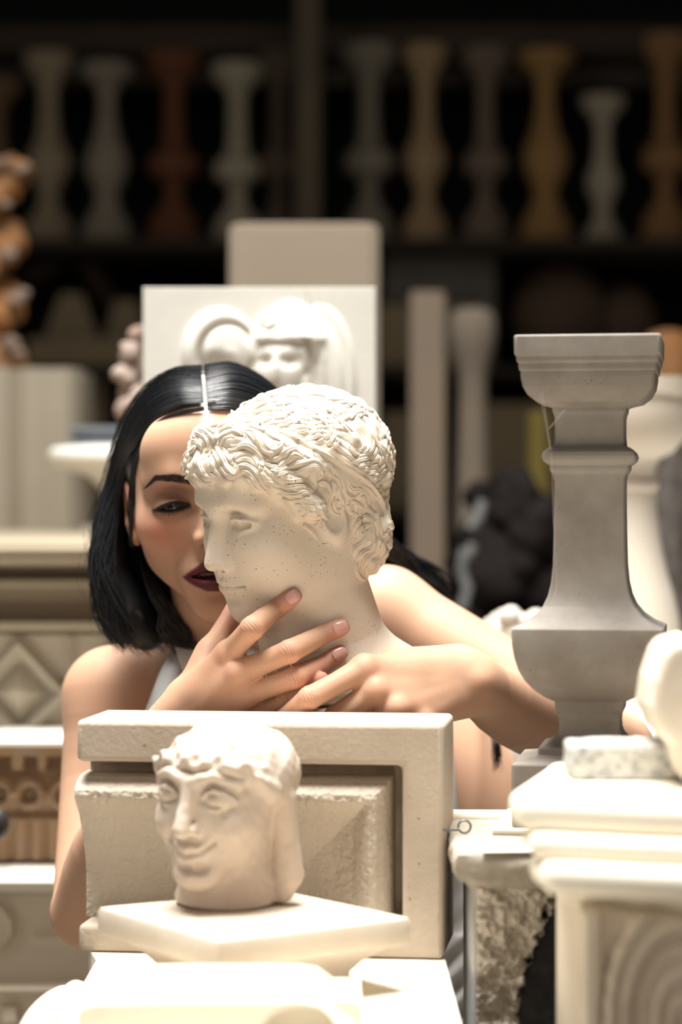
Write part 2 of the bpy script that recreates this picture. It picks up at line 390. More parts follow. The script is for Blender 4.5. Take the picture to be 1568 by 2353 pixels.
o = MB().ball((Xat(1440, D), D, zl+.13), (.10, .1, .14)).build('stone_lump', dim_brown, loc=(Xat(1440, D), D, zl)); tag(o, 'smaller dark brown lump at the far right of the lower shelf', 'stone')
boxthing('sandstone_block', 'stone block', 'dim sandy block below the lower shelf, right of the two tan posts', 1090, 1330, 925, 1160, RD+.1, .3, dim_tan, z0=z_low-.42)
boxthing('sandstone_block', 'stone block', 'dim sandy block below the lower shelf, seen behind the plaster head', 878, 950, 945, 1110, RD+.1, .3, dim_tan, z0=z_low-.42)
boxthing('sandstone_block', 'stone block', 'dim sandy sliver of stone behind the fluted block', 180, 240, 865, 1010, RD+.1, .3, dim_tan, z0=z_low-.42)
MB().box(-1.6, 1.6, RD+.02, RD+1.0, z_low-.45, z_low-.42, .004).build('shelf', rackwood, rack)
# ---------------- tan plaque and the relief panel
tanp = stone('tan_plaque_stone', (.20, .16, .12), (.225, .182, .138), nscale=3, bump=.05)
D = 3.7
o = MB().box(Xat(526, D), Xat(872, D), D, D+.06, 0.0, Zat(510, D), .012).build('plaque', tanp, loc=(Xat(699, D), D, 0)); tag(o, 'large plain tan stone plaque standing behind the white relief panel', 'stone plaque')
# ================================================================ middle distance
def heightfield(name, x0, x1, z0, z1, D, depth, hfun, nx, nz, mat, parent=None, loc=(0, 0, 0)):
    """block whose front face (y=D) is carved: hfun(px,pz arrays in world metres)-> height towards the camera"""
    xs = np.linspace(x0, x1, nx); zz = np.linspace(z0, z1, nz); X, Z = np.meshgrid(xs, zz)
    H = hfun(X, Z); edge = np.zeros_like(H); edge[[0, -1], :] = .004; edge[:, [0, -1]] = .004
    V = np.stack([X, D-H+edge, Z], -1).reshape(-1, 3); idx = np.arange(nx*nz).reshape(nz, nx)
    F = [list(f) for f in np.stack([idx[:-1, :-1], idx[:-1, 1:], idx[1:, 1:], idx[1:, :-1]], -1).reshape(-1, 4)]
    ring = list(idx[0, :])+list(idx[1:, -1])+list(idx[-1, -2::-1])+list(idx[-2:0:-1, 0])
    B = V[ring].copy(); B[:, 1] = D+depth; n0 = len(V); V = np.vstack([V, B]); m = len(ring)
    for i in range(m): F.append([ring[i], n0+i, n0+(i+1) % m, ring[(i+1) % m]])
    F.append([n0+i for i in range(m)])
    return mesh_obj(name, V, F, mat, parent, True, loc, angle=50)
def sstep(a, b, x): t = np.clip((x-a)/(b-a), 0, 1); return t*t*(3-2*t)
def rough_up(o, strength, size):
    tx_ = bpy.data.textures.new('lumps', 'CLOUDS'); tx_.noise_scale = size; tx_.noise_depth = 2
    md_ = o.modifiers.new('lumps', 'DISPLACE'); md_.texture = tx_; md_.texture_coords = 'LOCAL'; md_.strength = strength; md_.mid_level = .5
# white relief panel with two veiled heads
D = 2.72
relief_m = stone('relief_stone', (.64, .62, .56), (.58, .56, .505), nscale=9, bump=.1)
def relief(X, Z):
    px = X*FPX/D+784; py = 1176.5-(Z-CAMZ)*FPX/D; u = D/FPX
    h = np.zeros_like(px)
    def dome(cx, cy, rx, ry, a, p=2): return a*np.sqrt(np.clip(1-(np.abs((px-cx)/rx)**p+np.abs((py-cy)/ry)**p), 0, 1))
    def arc(cx, cy, rx, ry, wd, a):
        r = np.sqrt(((px-cx)/rx)**2+((py-cy)/ry)**2); return a*np.exp(-((r-1)*rx/wd)**2)
    h = np.maximum(h, dome(506, 812, 88, 105, 44)); h = np.maximum(h, dome(506, 900, 88, 160, 44))
    h -= arc(524, 815, 62, 70, 9, 26)*(py < 900)
    h = np.maximum(h, dome(524, 822, 52, 64, 46)*1.0)
    h -= 18*sstep(800, 850, py)*np.exp(-((px-500)/40)**2)
    g = dome(668, 800, 98, 102, 46); g = np.maximum(g, dome(668, 880, 95, 190, 40))
    g += arc(668, 790, 74, 80, 7, -9)
    fr = dome(648, 850, 62, 105, 62)
    g = np.maximum(g, fr); g += 12*np.exp(-((py-776)/12)**2)*((px > 588) & (px < 750))
    g -= 12*np.exp(-((py-794)/6)**2)*((px > 600) & (px < 700))
    g += dome(617, 738, 19, 20, 15)-dome(617, 738, 8, 9, 14)
    g += 8*np.exp(-((px-720-(py-740)*.15)/7)**2)*(py < 790)
    g -= 20*np.exp(-((px-612)/17)**2-((py-832)/12)**2)+20*np.exp(-((px-668)/19)**2-((py-832)/12)**2)
    g += 14*np.exp(-((px-632)/9)**2)*sstep(800, 850, py)*(1-sstep(872, 882, py))
    g -= 20*np.exp(-((px-708-12*np.sin((py-790)/60))/7)**2)*(py > 775)
    g += 14*np.exp(-((px-728-12*np.sin((py-790)/60))/11)**2)*(py > 780)
    h = np.maximum(h, g)
    h = np.maximum(h, dome(735, 880, 85, 180, 26)); h -= arc(735, 880, 60, 150, 8, 6)*(px > 700)
    return h*u*.9
o = heightfield('relief_panel', Xat(328, D), Xat(864, D), Zat(1250, D), Zat(660, D), D, .07, relief, 300, 330, relief_m, loc=(Xat(596, D), D, 0))
tag(o, 'white stone relief panel carved with two veiled heads, behind the woman', 'relief')
# brown weathered figure left of the panel
D = 3.1; brownm = stone('weathered_terracotta', (.26, .17, .13), (.40, .33, .29), nscale=25, bump=.4)
b = MB()
for x, y, r in [(318, 770, 22), (300, 810, 26), (312, 845, 30), (288, 860, 22), (300, 895, 26), (318, 905, 26), (296, 940, 30), (312, 985, 34), (300, 1030, 34), (308, 1090, 38), (300, 1150, 38), (306, 1196, 36)]:
    b.ball(P(x, y, D+random.uniform(-.01, .02)), r/FPX*D, 30, 20)
o = b.build('weathered_figure', brownm, loc=P(305, 1230, D)); rough_up(o, .02, .02); tag(o, 'small lumpy brown weathered figure peeping out left of the white relief panel', 'statue')
# ---------------- left: stacked chimneypieces
mant = stone('chimneypiece_stone', (.27, .225, .16), (.24, .20, .14), nscale=3, bump=.08)
D0 = 2.62
ch = empty('entablature', (Xat(120, D0), D0, 0), 'wide grey-beige carved stone entablature with a lozenge frieze, behind the shoulder at the left', 'stone entablature')
X0, X1 = -1.1, -.205
ztop = CAMZ-.030
def mould(name, pts, mat, par, X0=X0, X1=X1):
    """profile pts (y, z) front outline top to bottom, extruded along x"""
    b = MB(); b.prism(pts, X0, X1, axis='x'); return b.build(name, mat, par, angle=25)
zf = lambda y, D: Zat(y, D)
mould('cornice', [(4.6, ztop), (2.63, ztop), (2.615, ztop-.004), (2.61, ztop-.012), (2.615, ztop-.022), (2.635, ztop-.028), (2.65, zf(1325, 2.65)), (2.63, zf(1332, 2.63)), (2.63, zf(1345, 2.63)),
                  (2.665, zf(1352, 2.66)), (2.67, zf(1420, 2.67)), (2.645, zf(1428, 2.65)), (2.645, zf(1440, 2.65)), (2.69, zf(1452, 2.69)), (4.6, zf(1452, 2.69))], mant, ch)
def loz(X, Z):
    px = X*FPX/2.69+784; py = 1176.5-(Z-CAMZ)*FPX/2.69
    h = np.zeros_like(px)
    for cx in (-180, 45, 270):
        r = np.abs(px-cx)/110+np.abs(py-1590)/120
        h += .016*np.exp(-((r-.95)/.13)**2)+.014*np.exp(-(r/.35)**2)-.010*np.exp(-((r-.6)/.12)**2)
    h += .012*np.exp(-((px-160)/9)**2)
    return h
heightfield('frieze', X0, X1, zf(1690, 2.69), zf(1452, 2.69)-.001, 2.69, .2, loz, 200, 60, stone('frieze_stone', (.40, .355, .28), (.34, .30, .23), nscale=8), ch)
mould('ledge', [(2.9, zf(1671, 2.67)), (2.52, zf(1702, 2.52)), (2.5, zf(1706, 2.5)), (2.5, zf(1711, 2.5)), (2.53, zf(1716, 2.53)), (2.9, zf(1716, 2.53))], marble_white, ch)
MB().box(X0, X1, 2.91, 4.5, zf(1716, 2.53), zf(1452, 2.69)-.002).build('core', mant, ch)
tan_fr = stone('tan_carved_stone', (.34, .215, .11), (.36, .28, .21), nscale=22, bump=.3)
ch2 = empty('carved_lintel', (Xat(80, 2.58), 2.58, 0), 'tan lintel with ornate carved rosettes between two white ledges at the left edge', 'carved lintel')
def orn(X, Z):
    px = X*FPX/2.56+784; py = 1176.5-(Z-CAMZ)*FPX/2.56
    h = .012*(py < 1770)-.010*((py > 1735) & (py < 1765) & (np.sin(px*.11) > -.2))
    for cx in (-170, -85, 0, 70, 150):
        r = np.hypot(px-cx, (py-1822))/30; h = h+.016*np.exp(-((r-.9)/.3)**2)+.012*np.exp(-(r/.35)**2)
    h += .010*sstep(1868, 1880, py)*(1+.4*np.sin(px*.16))
    return h
heightfield('carved_face', X0, X1, zf(1975, 2.56), zf(1716, 2.53)-.0005, 2.56, .6, orn, 260, 90, tan_fr, ch2)
ch3 = empty('mantelpiece', (Xat(60, 2.5), 2.5, 0), 'cream marble mantelpiece with a round boss, lowest of the stack at the left edge', 'mantelpiece')
mould('mantel_shelf', [(3.2, zf(1976, 2.58)), (2.56, zf(1976, 2.58)), (2.46, zf(2013, 2.46)), (2.452, zf(2018, 2.45)), (2.45, zf(2028, 2.45)), (2.47, zf(2042, 2.47)), (2.50, zf(2052, 2.5)), (3.2, zf(2052, 2.5))], marble_white, ch3)
def pan(X, Z):
    px = X*FPX/2.5+784; py = 1176.5-(Z-CAMZ)*FPX/2.5
    r = np.hypot(px+25, py-2130)/62
    h = .012*(1-sstep(.92, 1.02, r))-.006*(1-sstep(.75, .85, r))
    h += .010*np.exp(-((py-2152)/9)**2)*((px > 82) & (px < 200)); h += .016*np.exp(-((py-2268)/10)**2)
    h += .008*((py > 2310) & (py < 2345) & (np.sin(px*.075) > .2))
    return h
heightfield('panel', X0, X1, zf(2500, 2.5), zf(2050, 2.5), 2.5, .2, pan, 220, 120, cream_stone, ch3)
MB().box(X0, X1, 2.52, 3.2, 0, zf(2498, 2.5)).build('leg', cream_stone, ch3)
o = MB().ball(P(-6, 1893, 2.46), (.012, .01, .016)).tube([P(-6, 1893, 2.46), P(-3, 1893, 2.55)], .004, 8).build('iron_knob', plain('dark_iron', (.03, .025, .022), .5), loc=P(-6, 1893, 2.46)); tag(o, 'small dark iron knob at the very left edge against the tan lintel', 'knob')
# fluted block on the entablature
D = 4.1; fl = stone('fluted_block_stone', (.33, .285, .215), (.37, .325, .255), nscale=3, bump=.05)
def flu(X, Z):
    px = X*FPX/D+784
    return -.02*np.exp(-((px-32)/12)**2)-.006*np.exp(-((px-110)/14)**2)+.003*np.sin(px*.09)-.02*sstep(150, 180, px)
o = heightfield('fluted_block', Xat(-240, D), Xat(180, D), ztop, Zat(845, D), D, .25, flu, 120, 6, fl, loc=(Xat(-30, D), D, ztop))
tag(o, 'tall beige fluted stone block standing on the entablature at the left', 'stone block')
# white basin on a flared foot
D = 3.7; u = D/FPX
prof = [(40, -40), (46, -44), (52, -60), (64, -100), (92, -128), (150, -147), (172, -152), (181, -160), (184, -172), (180, -184), (168, -192), (120, -196), (30, -196)]
prof = [(r*u, -(zz)*u) for r, zz in prof]
prof = [(110*u, 0), (110*u, 12*u), (60*u, 24*u)]+[(r, z) for r, z in prof]
o = MB().lathe(prof, (Xat(294, D), D, ztop), n=56).build('pedestal_basin', marble_white, loc=(Xat(294, D), D, ztop))
tag(o, 'white marble basin on a flared foot, left of the black hair', 'basin')
slate = stone('blue_grey_slate', (.13, .15, .17), (.20, .22, .24), nscale=8, bump=.1)
zb = ztop+196*u+.001
o = MB().box(Xat(172, D), Xat(420, D), D-.06, D+.06, zb, zb+.006).box(Xat(176, D), Xat(416, D), D-.05, D+.055, zb+.006, zb+.018, .002).box(Xat(170, D), Xat(422, D), D-.06, D+.06, zb+.018, zb+.027, .002).build('slate_slab', slate, loc=(Xat(296, D), D, zb))
tag(o, 'stack-like blue grey slate slab lying on the white basin', 'slab')
# twisted wooden column at the left edge
D = 4.22; wood = stone('orange_carved_wood', (.36, .16, .05), (.24, .14, .08), nscale=14, bump=.2)
o = MB()
pts = []
for k in range(150):
    t = k/149; a = t*2*PI*3.2; z = Zat(845, D)+t*(Zat(385, D)-Zat(845, D))
    pts.append((Xat(-4, D)+.020*math.cos(a), D+.022*math.sin(a), z))
o.tube(pts, [.028+.006*math.sin(i*.9) for i in range(150)], 14)
o.box(Xat(-60, D), Xat(74, D), D-.05, D+.05, Zat(400, D), Zat(374, D), .01)
z0_ = Zat(845, 4.1)+.0005
o.lathe([(.05, 0), (.05, .03), (.035, .045)], (Xat(-4, D), D, z0_), n=20)
co = o.build('twisted_column', wood, loc=(Xat(-4, D), D, z0_)); tag(co, 'orange-brown carved twisted wooden column at the left edge', 'column')
pale = stone('pale_carved_leaf', (.26, .20, .16), (.20, .14, .10), nscale=20, bump=.3)
b = MB()
for x, y, r in [(48, 392, 15), (62, 384, 10), (14, 470, 14), (18, 585, 22), (36, 690, 22), (54, 675, 16), (24, 790, 24), (42, 812, 18), (10, 372, 14)]:
    b.ball(P(x, y, D-.05), (r/FPX*D, r/FPX*D*.7, r/FPX*D*.8), 12, 8)
b.build('carved_leaf', pale, co)
# ---------------- right: posts, bronze, yellow tube, second baluster
D = 4.6; tanpost = stone('tan_post_stone', (.27, .20, .14), (.22, .18, .14), nscale=5)
zb = Zat(1700, D)
o = MB().box(Xat(944, D), Xat(1024, D), D, D+.06, 0, Zat(668, D), .006).build('stone_post', tanpost, loc=(Xat(984, D), D, 0)); tag(o, 'square tan stone post, taller and left one of two behind the plaster head', 'post')
b = MB().lathe([(r/FPX*D, Zat(y, D)) for r, y in [(45, 1800), (45, 1380), (40, 1290), (38, 1150), (34, 1000), (32, 880), (36, 850), (50, 805), (55, 770), (53, 735), (45, 715), (20, 708)]], (Xat(1087, D), D, 0), n=24)
b.box(Xat(1030, D), Xat(1144, D), D-.05, D+.05, 0, Zat(1800, D))
o = b.build('stone_baluster_post', stone('grey_tan_post', (.24, .19, .14), (.19, .165, .135), nscale=5), loc=(Xat(1087, D), D, 0)); tag(o, 'round-headed grey-tan stone post, shorter and right one of two behind the plaster head', 'post')
D = 4.0; b = MB()
for x, y, r in [(1180, 1160, 70), (1240, 1230, 80), (1130, 1330, 110), (1250, 1370, 90), (1090, 1140, 36), (1060, 1290, 50), (1180, 1500, 120), (1060, 1500, 110), (1190, 1300, 70)]:
    b.ball(P(x, y, D+random.uniform(0, .05)), (r/FPX*D, r/FPX*D, r/FPX*D*random.uniform(.8, 1.3)), 40, 28)
b.lathe([(.22, 0), (.22, 1.0), (.16, Zat(1460, D))], (Xat(1130, D), D+.05, 0), n=20)
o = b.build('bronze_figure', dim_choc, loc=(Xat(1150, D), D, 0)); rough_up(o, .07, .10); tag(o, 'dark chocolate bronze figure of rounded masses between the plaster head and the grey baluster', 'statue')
b = MB()  # highlights on the bronze put in as pale grey tubes
for pts in ([(1112, 1150), (1100, 1190), (1080, 1215)], [(1070, 1260), (1060, 1310), (1075, 1350), (1062, 1400)], [(1090, 1250), (1075, 1280)]):
    b.tube([P(x, y, 3.86) for x, y in pts], .009, 8)
o = b.build('grey_highlight', stone('highlight_grey', (.22, .22, .21), (.10, .10, .10), nscale=30), loc=P(1080, 1400, 3.86)); tag(o, 'pale grey strips added as highlights on the dark bronze figure', 'stone fragment')
D = 5.2
o = MB().lathe([(.026, 0), (.026, Zat(1140, D)), (.024, Zat(960, D)), (.012, Zat(945, D))], (Xat(1238, D), D, 0), n=18).build('yellow_post', plain('yellow_paint', (.30, .23, .06), .6), loc=(Xat(1238, D), D, 0)); tag(o, 'blurred yellow round post just left of the grey stone baluster', 'post')
D = 4.4
o = MB().box(Xat(1488, D), Xat(1600, D), D, D+.08, 1.2, Zat(752, D), .03).build('wooden_bracket', wood, loc=(Xat(1540, D), D, 1.2)); tag(o, 'orange-brown wooden bracket at the right edge, above the pale round baluster', 'bracket')
D = 3.4
b = MB().tube([P(1560, 1000, D), P(1548, 1130, D), P(1530, 1250, D), P(1545, 1380, D), P(1560, 1700, D)], .028, 10)
for x, y, r in [(1520, 1180, 26), (1535, 1300, 34), (1562, 1230, 30)]: b.ball(P(x, y, D), r/FPX*D, 14, 9)
o = b.build('dark_branch_carving', stone('dark_carving', (.10, .085, .075), (.04, .035, .03), nscale=30), loc=P(1560, 1700, D)); tag(o, 'dark mottled carving at the right edge behind the grey baluster', 'stone fragment')
# pale stone table behind on the right
pt = CAMZ-.232
o = MB().box(.16, .75, 2.58, 3.3, pt-.05, pt, .006).box(.28, .7, 2.66, 3.2, 0, pt-.05, .006).build('stone_table', marble_white, loc=(.45, 2.9, 0)); tag(o, 'low pale stone table behind the forearm and the grey baluster', 'table')
D = 2.92; u = D/FPX; cx = 1452
pr = [(100, 1618), (100, 1600), (70, 1590), (60, 1578), (92, 1555), (106, 1520), (112, 1475), (108, 1420), (95, 1360), (78, 1300), (66, 1240), (58, 1180), (55, 1130), (62, 1122), (62, 1108), (54, 1100), (54, 1075), (62, 1055), (95, 1040), (128, 1000), (138, 950), (136, 915), (145, 905), (145, 870)]
o = MB().lathe([(r*u, Zat(y, D)-pt) for r, y in pr], (Xat(cx, D), D, pt), n=40)
o = o.build('round_baluster', stone('pale_baluster_stone', (.60, .53, .43), (.56, .52, .47), nscale=4, bump=.05), loc=(Xat(cx, D), D, pt)); tag(o, 'pale cream round stone baluster standing behind the grey square one', 'baluster')
D = 2.7; b = MB(); random.seed(3)
for k in range(46):
    a = random.uniform(0, 2*PI); e = random.uniform(0, 1)**.5
    r = random.uniform(17, 27)
    b.ball(P(1188+70*e*math.cos(a), 1468-58*abs(math.sin(a))*e, D+random.uniform(-.03, .03)), r/FPX*D, 12, 8)
b.lathe([(.05, 0), (.05, Zat(1470, D)-pt)], (Xat(1188, D), D, pt), n=18)
o = b.build('flower_finial', stone('finial_stone', (.62, .56, .49), (.52, .46, .40), nscale=15), loc=(Xat(1188, D), D, pt)); tag(o, 'white knobbly flower-like finial peeping over the shoulder beside the grey baluster', 'finial')
# ================================================================ foreground stones
# ---------------- big stone capital used as a table
tz = CAMZ-.334
tblm = stone('table_stone', (.84, .78, .66), (.80, .74, .62), nscale=5, bump=.08)
tb = empty('stone_capital_table', (-.05, 1.7, 0), 'large white stone capital serving as a table, scrolled at its left corner', 'stone capital')
b = MB()
pts = [(-.188, 1.90), (-.194, 1.86), (-.190, 1.835), (-.182, 1.80), (-.182, 1.25), (.077, 1.25), (.078, 1.60), (.0775, 1.86), (.074, 1.90)]
b.prism(pts, tz-.022, tz, axis='z'); o = b.build('abacus', tblm, tb, angle=30)
b = MB().box(-.16, .06, 1.3, 1.86, 0, tz-.06, .01); b.build('shaft', tblm, tb)
b = MB()
b.lathe([(.10, -.06), (.12, -.045), (.125, -.03), (.115, -.0221)], (-.05, 1.62, tz), n=30); b.build('echinus', tblm, tb)
# scroll bolster on the left: two stacked rolls with cord lines
for (cy, cz, R) in ((1.72, tz-.038, .036), (1.63, tz-.056, .040)):
    b = MB(); prof = []
    for k in range(29):
        t = k/28; a = t*PI
        rr = R*math.sin(a)**.62 if 0 < t < 1 else 1e-4
        rr *= 1+.05*math.cos(t*PI*2*7)*(t > .45)*(t < .85)
        prof.append((max(rr, 1e-4), (t-.5)*.10))
    M = Matrix.Translation((-.188, cy, cz)) @ Matrix.Rotation(math.radians(72), 4, 'Y') @ Matrix.Rotation(math.radians(18), 4, 'X')
    b.lathe(prof, (0, 0, 0), n=36, M=M); b.build('volute', tblm, tb)
# ---------------- the moulded slab standing on it
sl = empty('moulded_slab', (Xat(600, 1.86), 1.86, tz), 'upright limestone slab with a sunken moulded panel, standing behind the small grinning head', 'stone slab', rz=0)
ang = math.radians(7.0)
SW = Xat(1020, 1.80)-Xat(168, 1.83); SH = Zat(1662, 1.81)-tz
M = Matrix.Translation((Xat(1020, 1.80), 1.80, tz+.0005)) @ Matrix.Rotation(-ang, 4, 'Z')   # origin at the right front lower corner, x runs to the left as negative
T = .098
ux = SW/852.0
def sx(px): return -(1020-px)*ux
def sz(py): return (2190-py)/(2190-1662.)*SH
b = MB()
# frame: one C-shaped piece with rounded arrises
fpts = [(sx(168), sz(1662)), (sx(1020), sz(1662)), (sx(1020), 0), (sx(172), 0), (sx(172), sz(2128)), (sx(925), sz(2128)), (sx(925), sz(1757)), (sx(168), sz(1757))]
b.prism(fpts, 0, T, M=M)
fo = b.build('frame', limestone, sl, angle=30)
md = fo.modifiers.new('bevel', 'BEVEL'); md.width = .0042; md.segments = 3; md.limit_method = 'ANGLE'; md.angle_limit = math.radians(40)
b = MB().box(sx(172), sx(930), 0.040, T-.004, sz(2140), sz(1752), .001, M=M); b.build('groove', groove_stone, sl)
# raised field: bolection moulding with a mitred corner, built as a height grid
nx, nz = 260, 130
xs = np.linspace(sx(166), sx(898), nx); zz = np.linspace(sz(2128), sz(1790), nz); X, Z = np.meshgrid(xs, zz)
def bol(d):   # d: distance from the outer edge in px -> depth (0 = front)
    return np.interp(d, [0, 3, 14, 32, 48, 62, 90, 140, 200, 240], [.030, .014, .005, -.003, -.0035, .001, .012, .024, .033, .036])
dr = (sx(898)-X)/ux; dt = (sz(1790)-Z)/SH*528; d = np.minimum(dt, dr*1.0)
Y = bol(d)
rs = np.random.RandomState(5)
def vnoise(a, b, sc, seed):
    r = np.random.RandomState(seed); g = r.rand(64, 64); x = (a*sc) % 64; y = (b*sc) % 64
    i = x.astype(int); j = y.astype(int); fx = x-i; fy = y-j; fx = fx*fx*(3-2*fx); fy = fy*fy*(3-2*fy)
    i1 = (i+1) % 64; j1 = (j+1) % 64; i %= 64; j %= 64
    return g[i, j]*(1-fx)*(1-fy)+g[i1, j]*fx*(1-fy)+g[i, j1]*(1-fx)*fy+g[i1, j1]*fx*fy-.5
Y = Y+.0011*vnoise(X+9, Z+9, 420, 1)*(1+1.0*np.exp(-((dt-50)/22)**2))+.0009*vnoise(X+9, Z+9, 900, 2)
V = np.stack([X, Y, Z], -1).reshape(-1, 3); idx = np.arange(nx*nz).reshape(nz, nx)
F = [list(f) for f in np.stack([idx[:-1, :-1], idx[:-1, 1:], idx[1:, 1:], idx[1:, :-1]], -1).reshape(-1, 4)]
ring = list(idx[0, :])+list(idx[1:, -1])+list(idx[-1, -2::-1])+list(idx[-2:0:-1, 0]); B = V[ring].copy(); B[:, 1] = .06; n0 = len(V)
V = np.vstack([V, B]); m = len(ring)
for i in range(m): F.append([ring[i], n0+i, n0+(i+1) % m, ring[(i+1) % m]])
F.append([n0+i for i in range(m)])
Mn = np.array(M); V = V @ Mn[:3, :3].T+Mn[:3, 3]
mesh_obj('raised_panel', V, F, limestone_rough, sl, True, angle=60)
# ---------------- wire eye hook at the slab's right side
iron = plain('grey_wire', (.10, .11, .13), .4, .5, .6)
b = MB(); c = P(1068, 1900, 1.80); R = .0047
pts = [(c[0]-.030, c[1]+.012, c[2]-.003), (c[0]-.012, c[1], c[2]-.0025)]+[(c[0]-R*math.cos(a), c[1]+.0012*math.sin(a/2), c[2]-R*math.sin(a)) for a in np.linspace(.5, 2*PI+.2, 26)]
b.tube(pts, .0008, 8); o = b.build('wire_eye', iron, loc=(c[0], c[1], c[2])); tag(o, 'small dark wire eye hook sticking out from the slab\'s right edge', 'hook')
# ---------------- small square capital (diamond on plan) in front
cz = CAMZ-.2835
cap = empty('small_square_capital', (-.0626, 1.70, tz), 'small pale stone capital turned cornerwise, carrying the grinning head', 'stone capital')
cs = [(-.176, 1.733), (-.0815, 1.592), (.0504, 1.686), (-.0437, 1.812)]
cxm = sum(p[0] for p in cs)/4; cym = sum(p[1] for p in cs)/4
def scaled(s, z, cut=.0, dent=False):
    out = []
    for i, (x, y) in enumerate(cs):
        px_, py_ = cs[i-1]; nx_, ny_ = cs[(i+1) % 4]
        f = .07
        out.append((cxm+(x-cxm)*s+(px_-x)*f*s, cym+(y-cym)*s+(py_-y)*f*s, z))
        out.append((cxm+(x-cxm)*s*.985, cym+(y-cym)*s*.985, z))
        out.append((cxm+(x-cxm)*s+(nx_-x)*f*s, cym+(y-cym)*s+(ny_-y)*f*s, z))
    return out
def stack(levels):
    V = []; F = []
    for s_, z in levels: V += scaled(s_, z)
    n = 12
    for k in range(len(levels)-1):
        for i in range(n): F.append((k*n+i, k*n+(i+1) % n, (k+1)*n+(i+1) % n, (k+1)*n+i))
    F.append(list(range(n-1, -1, -1))); F.append([(len(levels)-1)*n+i for i in range(n)])
    return MB().add(V, F)
capm = stone('capital_stone', (.60, .51, .41), (.70, .62, .52), nscale=9, bump=.2, bscale=200)
stack([(1.00-.012, cz-.0185), (1.0, cz-.016), (1.0, cz-.003), (.985, cz)]).build('abacus', capm, cap, angle=40)
stack([(.60, tz+.0005), (.62, tz+.012), (.66, tz+.016), (.70, tz+.020), (.80, tz+.026), (.88, tz+.0318), (.90, cz-.0186)]).build('moulding', capm, cap, angle=60)
# ---------------- nearest piece: curved console block
D = 1.56
def q(px, py, D=D): p = P(px, py, D); return (p[0], p[2])
outl = [q(*p_) for p_ in [(212, 2364), (210, 2290), (214, 2246), (232, 2226), (262, 2218), (330, 2216), (470, 2215), (690, 2215), (730, 2222), (758, 2242), (772, 2262), (790, 2276), (812, 2290), (838, 2325), (852, 2364)]]
DF = 1.45
arch = [q(x, y, DF) for x, y in [(822, 2452), (812, 2395), (800, 2352), (775, 2330), (735, 2316), (690, 2312), (650, 2318), (618, 2336), (594, 2370), (588, 2452)]]
arch = [(x, max(z, outl[0][1])) for x, z in arch]
ox = np.array([p_[0] for p_ in outl]); oz = np.array([p_[1] for p_ in outl]); zbt = oz[0]
xs = np.linspace(ox.min()+.0008, ox.max()-.0008, 130); o_ = np.argsort(ox)
tp_ = np.interp(xs, np.maximum.accumulate(np.maximum(ox, ox[0])), oz); tp_[0] = zbt+.010
axr = np.array([p_[0] for p_ in arch])[::-1]; azr = np.array([p_[1] for p_ in arch])[::-1]; axr = np.maximum.accumulate(axr)
bt_ = np.where((xs > axr[0]) & (xs < axr[-1]), np.interp(xs, axr, azr), zbt); bt_ = np.minimum(bt_, tp_-.0022); tp_ = np.maximum(tp_, zbt+.001); bt_ = np.maximum(bt_, zbt)
V = []; F = []
for x, zt, zq in zip(xs, tp_, bt_):
    V += [(x, DF+.003, zt), (x, DF, zt-min(.003, (zt-zq)*.4)), (x, DF, zq), (x, D, zq), (x, D, zt-.001), (x, D-.002, zt)]
for i in range(len(xs)-1):
    for k in range(6): F.append((i*6+k, i*6+(k+1) % 6, (i+1)*6+(k+1) % 6, (i+1)*6+k))
F.append(tuple(range(5, -1, -1))); F.append(tuple((len(xs)-1)*6+k for k in range(6)))
b = MB().add(V, F); b.box(axr[0]-.002, axr[-1]+.002, 1.485, D-.004, zbt, azr.max()-.004)
con_m = stone('console_stone', (.82, .76, .64), (.79, .72, .60), nscale=6, bump=.1)
con = b.build('console_block', con_m, loc=(q(500, 2364)[0], D-.07, tz), angle=30)
tag(con, 'white console block with a curved shoulder and an arched underside, nearest at the bottom', 'console')
con.location.z += tz+.0004-q(0, 2364)[1]
# ---------------- square grey baluster
D = 1.795; u = D/FPX; bx = Xat(1377, D); rz = math.radians(-9.0)
bt = CAMZ-.2355
prof = [(176, 1903), (177, 1900), (177, 1762), (172, 1757), (150, 1752), (128, 1745), (120, 1738), (119, 1735), (119, 1723), (117, 1721), (104, 1716), (88, 1705), (78, 1693), (73, 1678), (72, 1662), (73, 1650), (77, 1640), (81, 1634), (82, 1614), (88, 1612), (105, 1604), (128, 1588), (148, 1567), (162, 1543), (171, 1515), (176, 1485), (177.5, 1452), (177, 1447), (171, 1444), (150, 1434), (126, 1416), (108, 1394), (97, 1370), (90, 1340), (86, 1300), (84, 1230), (83, 1160), (83, 1105), (86, 1090), (92, 1081), (94, 1076), (94, 1068), (101, 1064), (109, 1056), (111, 1048), (108, 1038), (98, 1029), (86, 1024), (83, 1020), (82, 1000), (82, 962), (84, 950), (87, 945), (88, 934), (96, 930), (122, 922), (142, 905), (153, 885), (157, 862), (157, 850), (161, 848), (162, 832), (166, 828), (167, 816), (171, 812), (172, 772), (169, 767), (20, 766)]
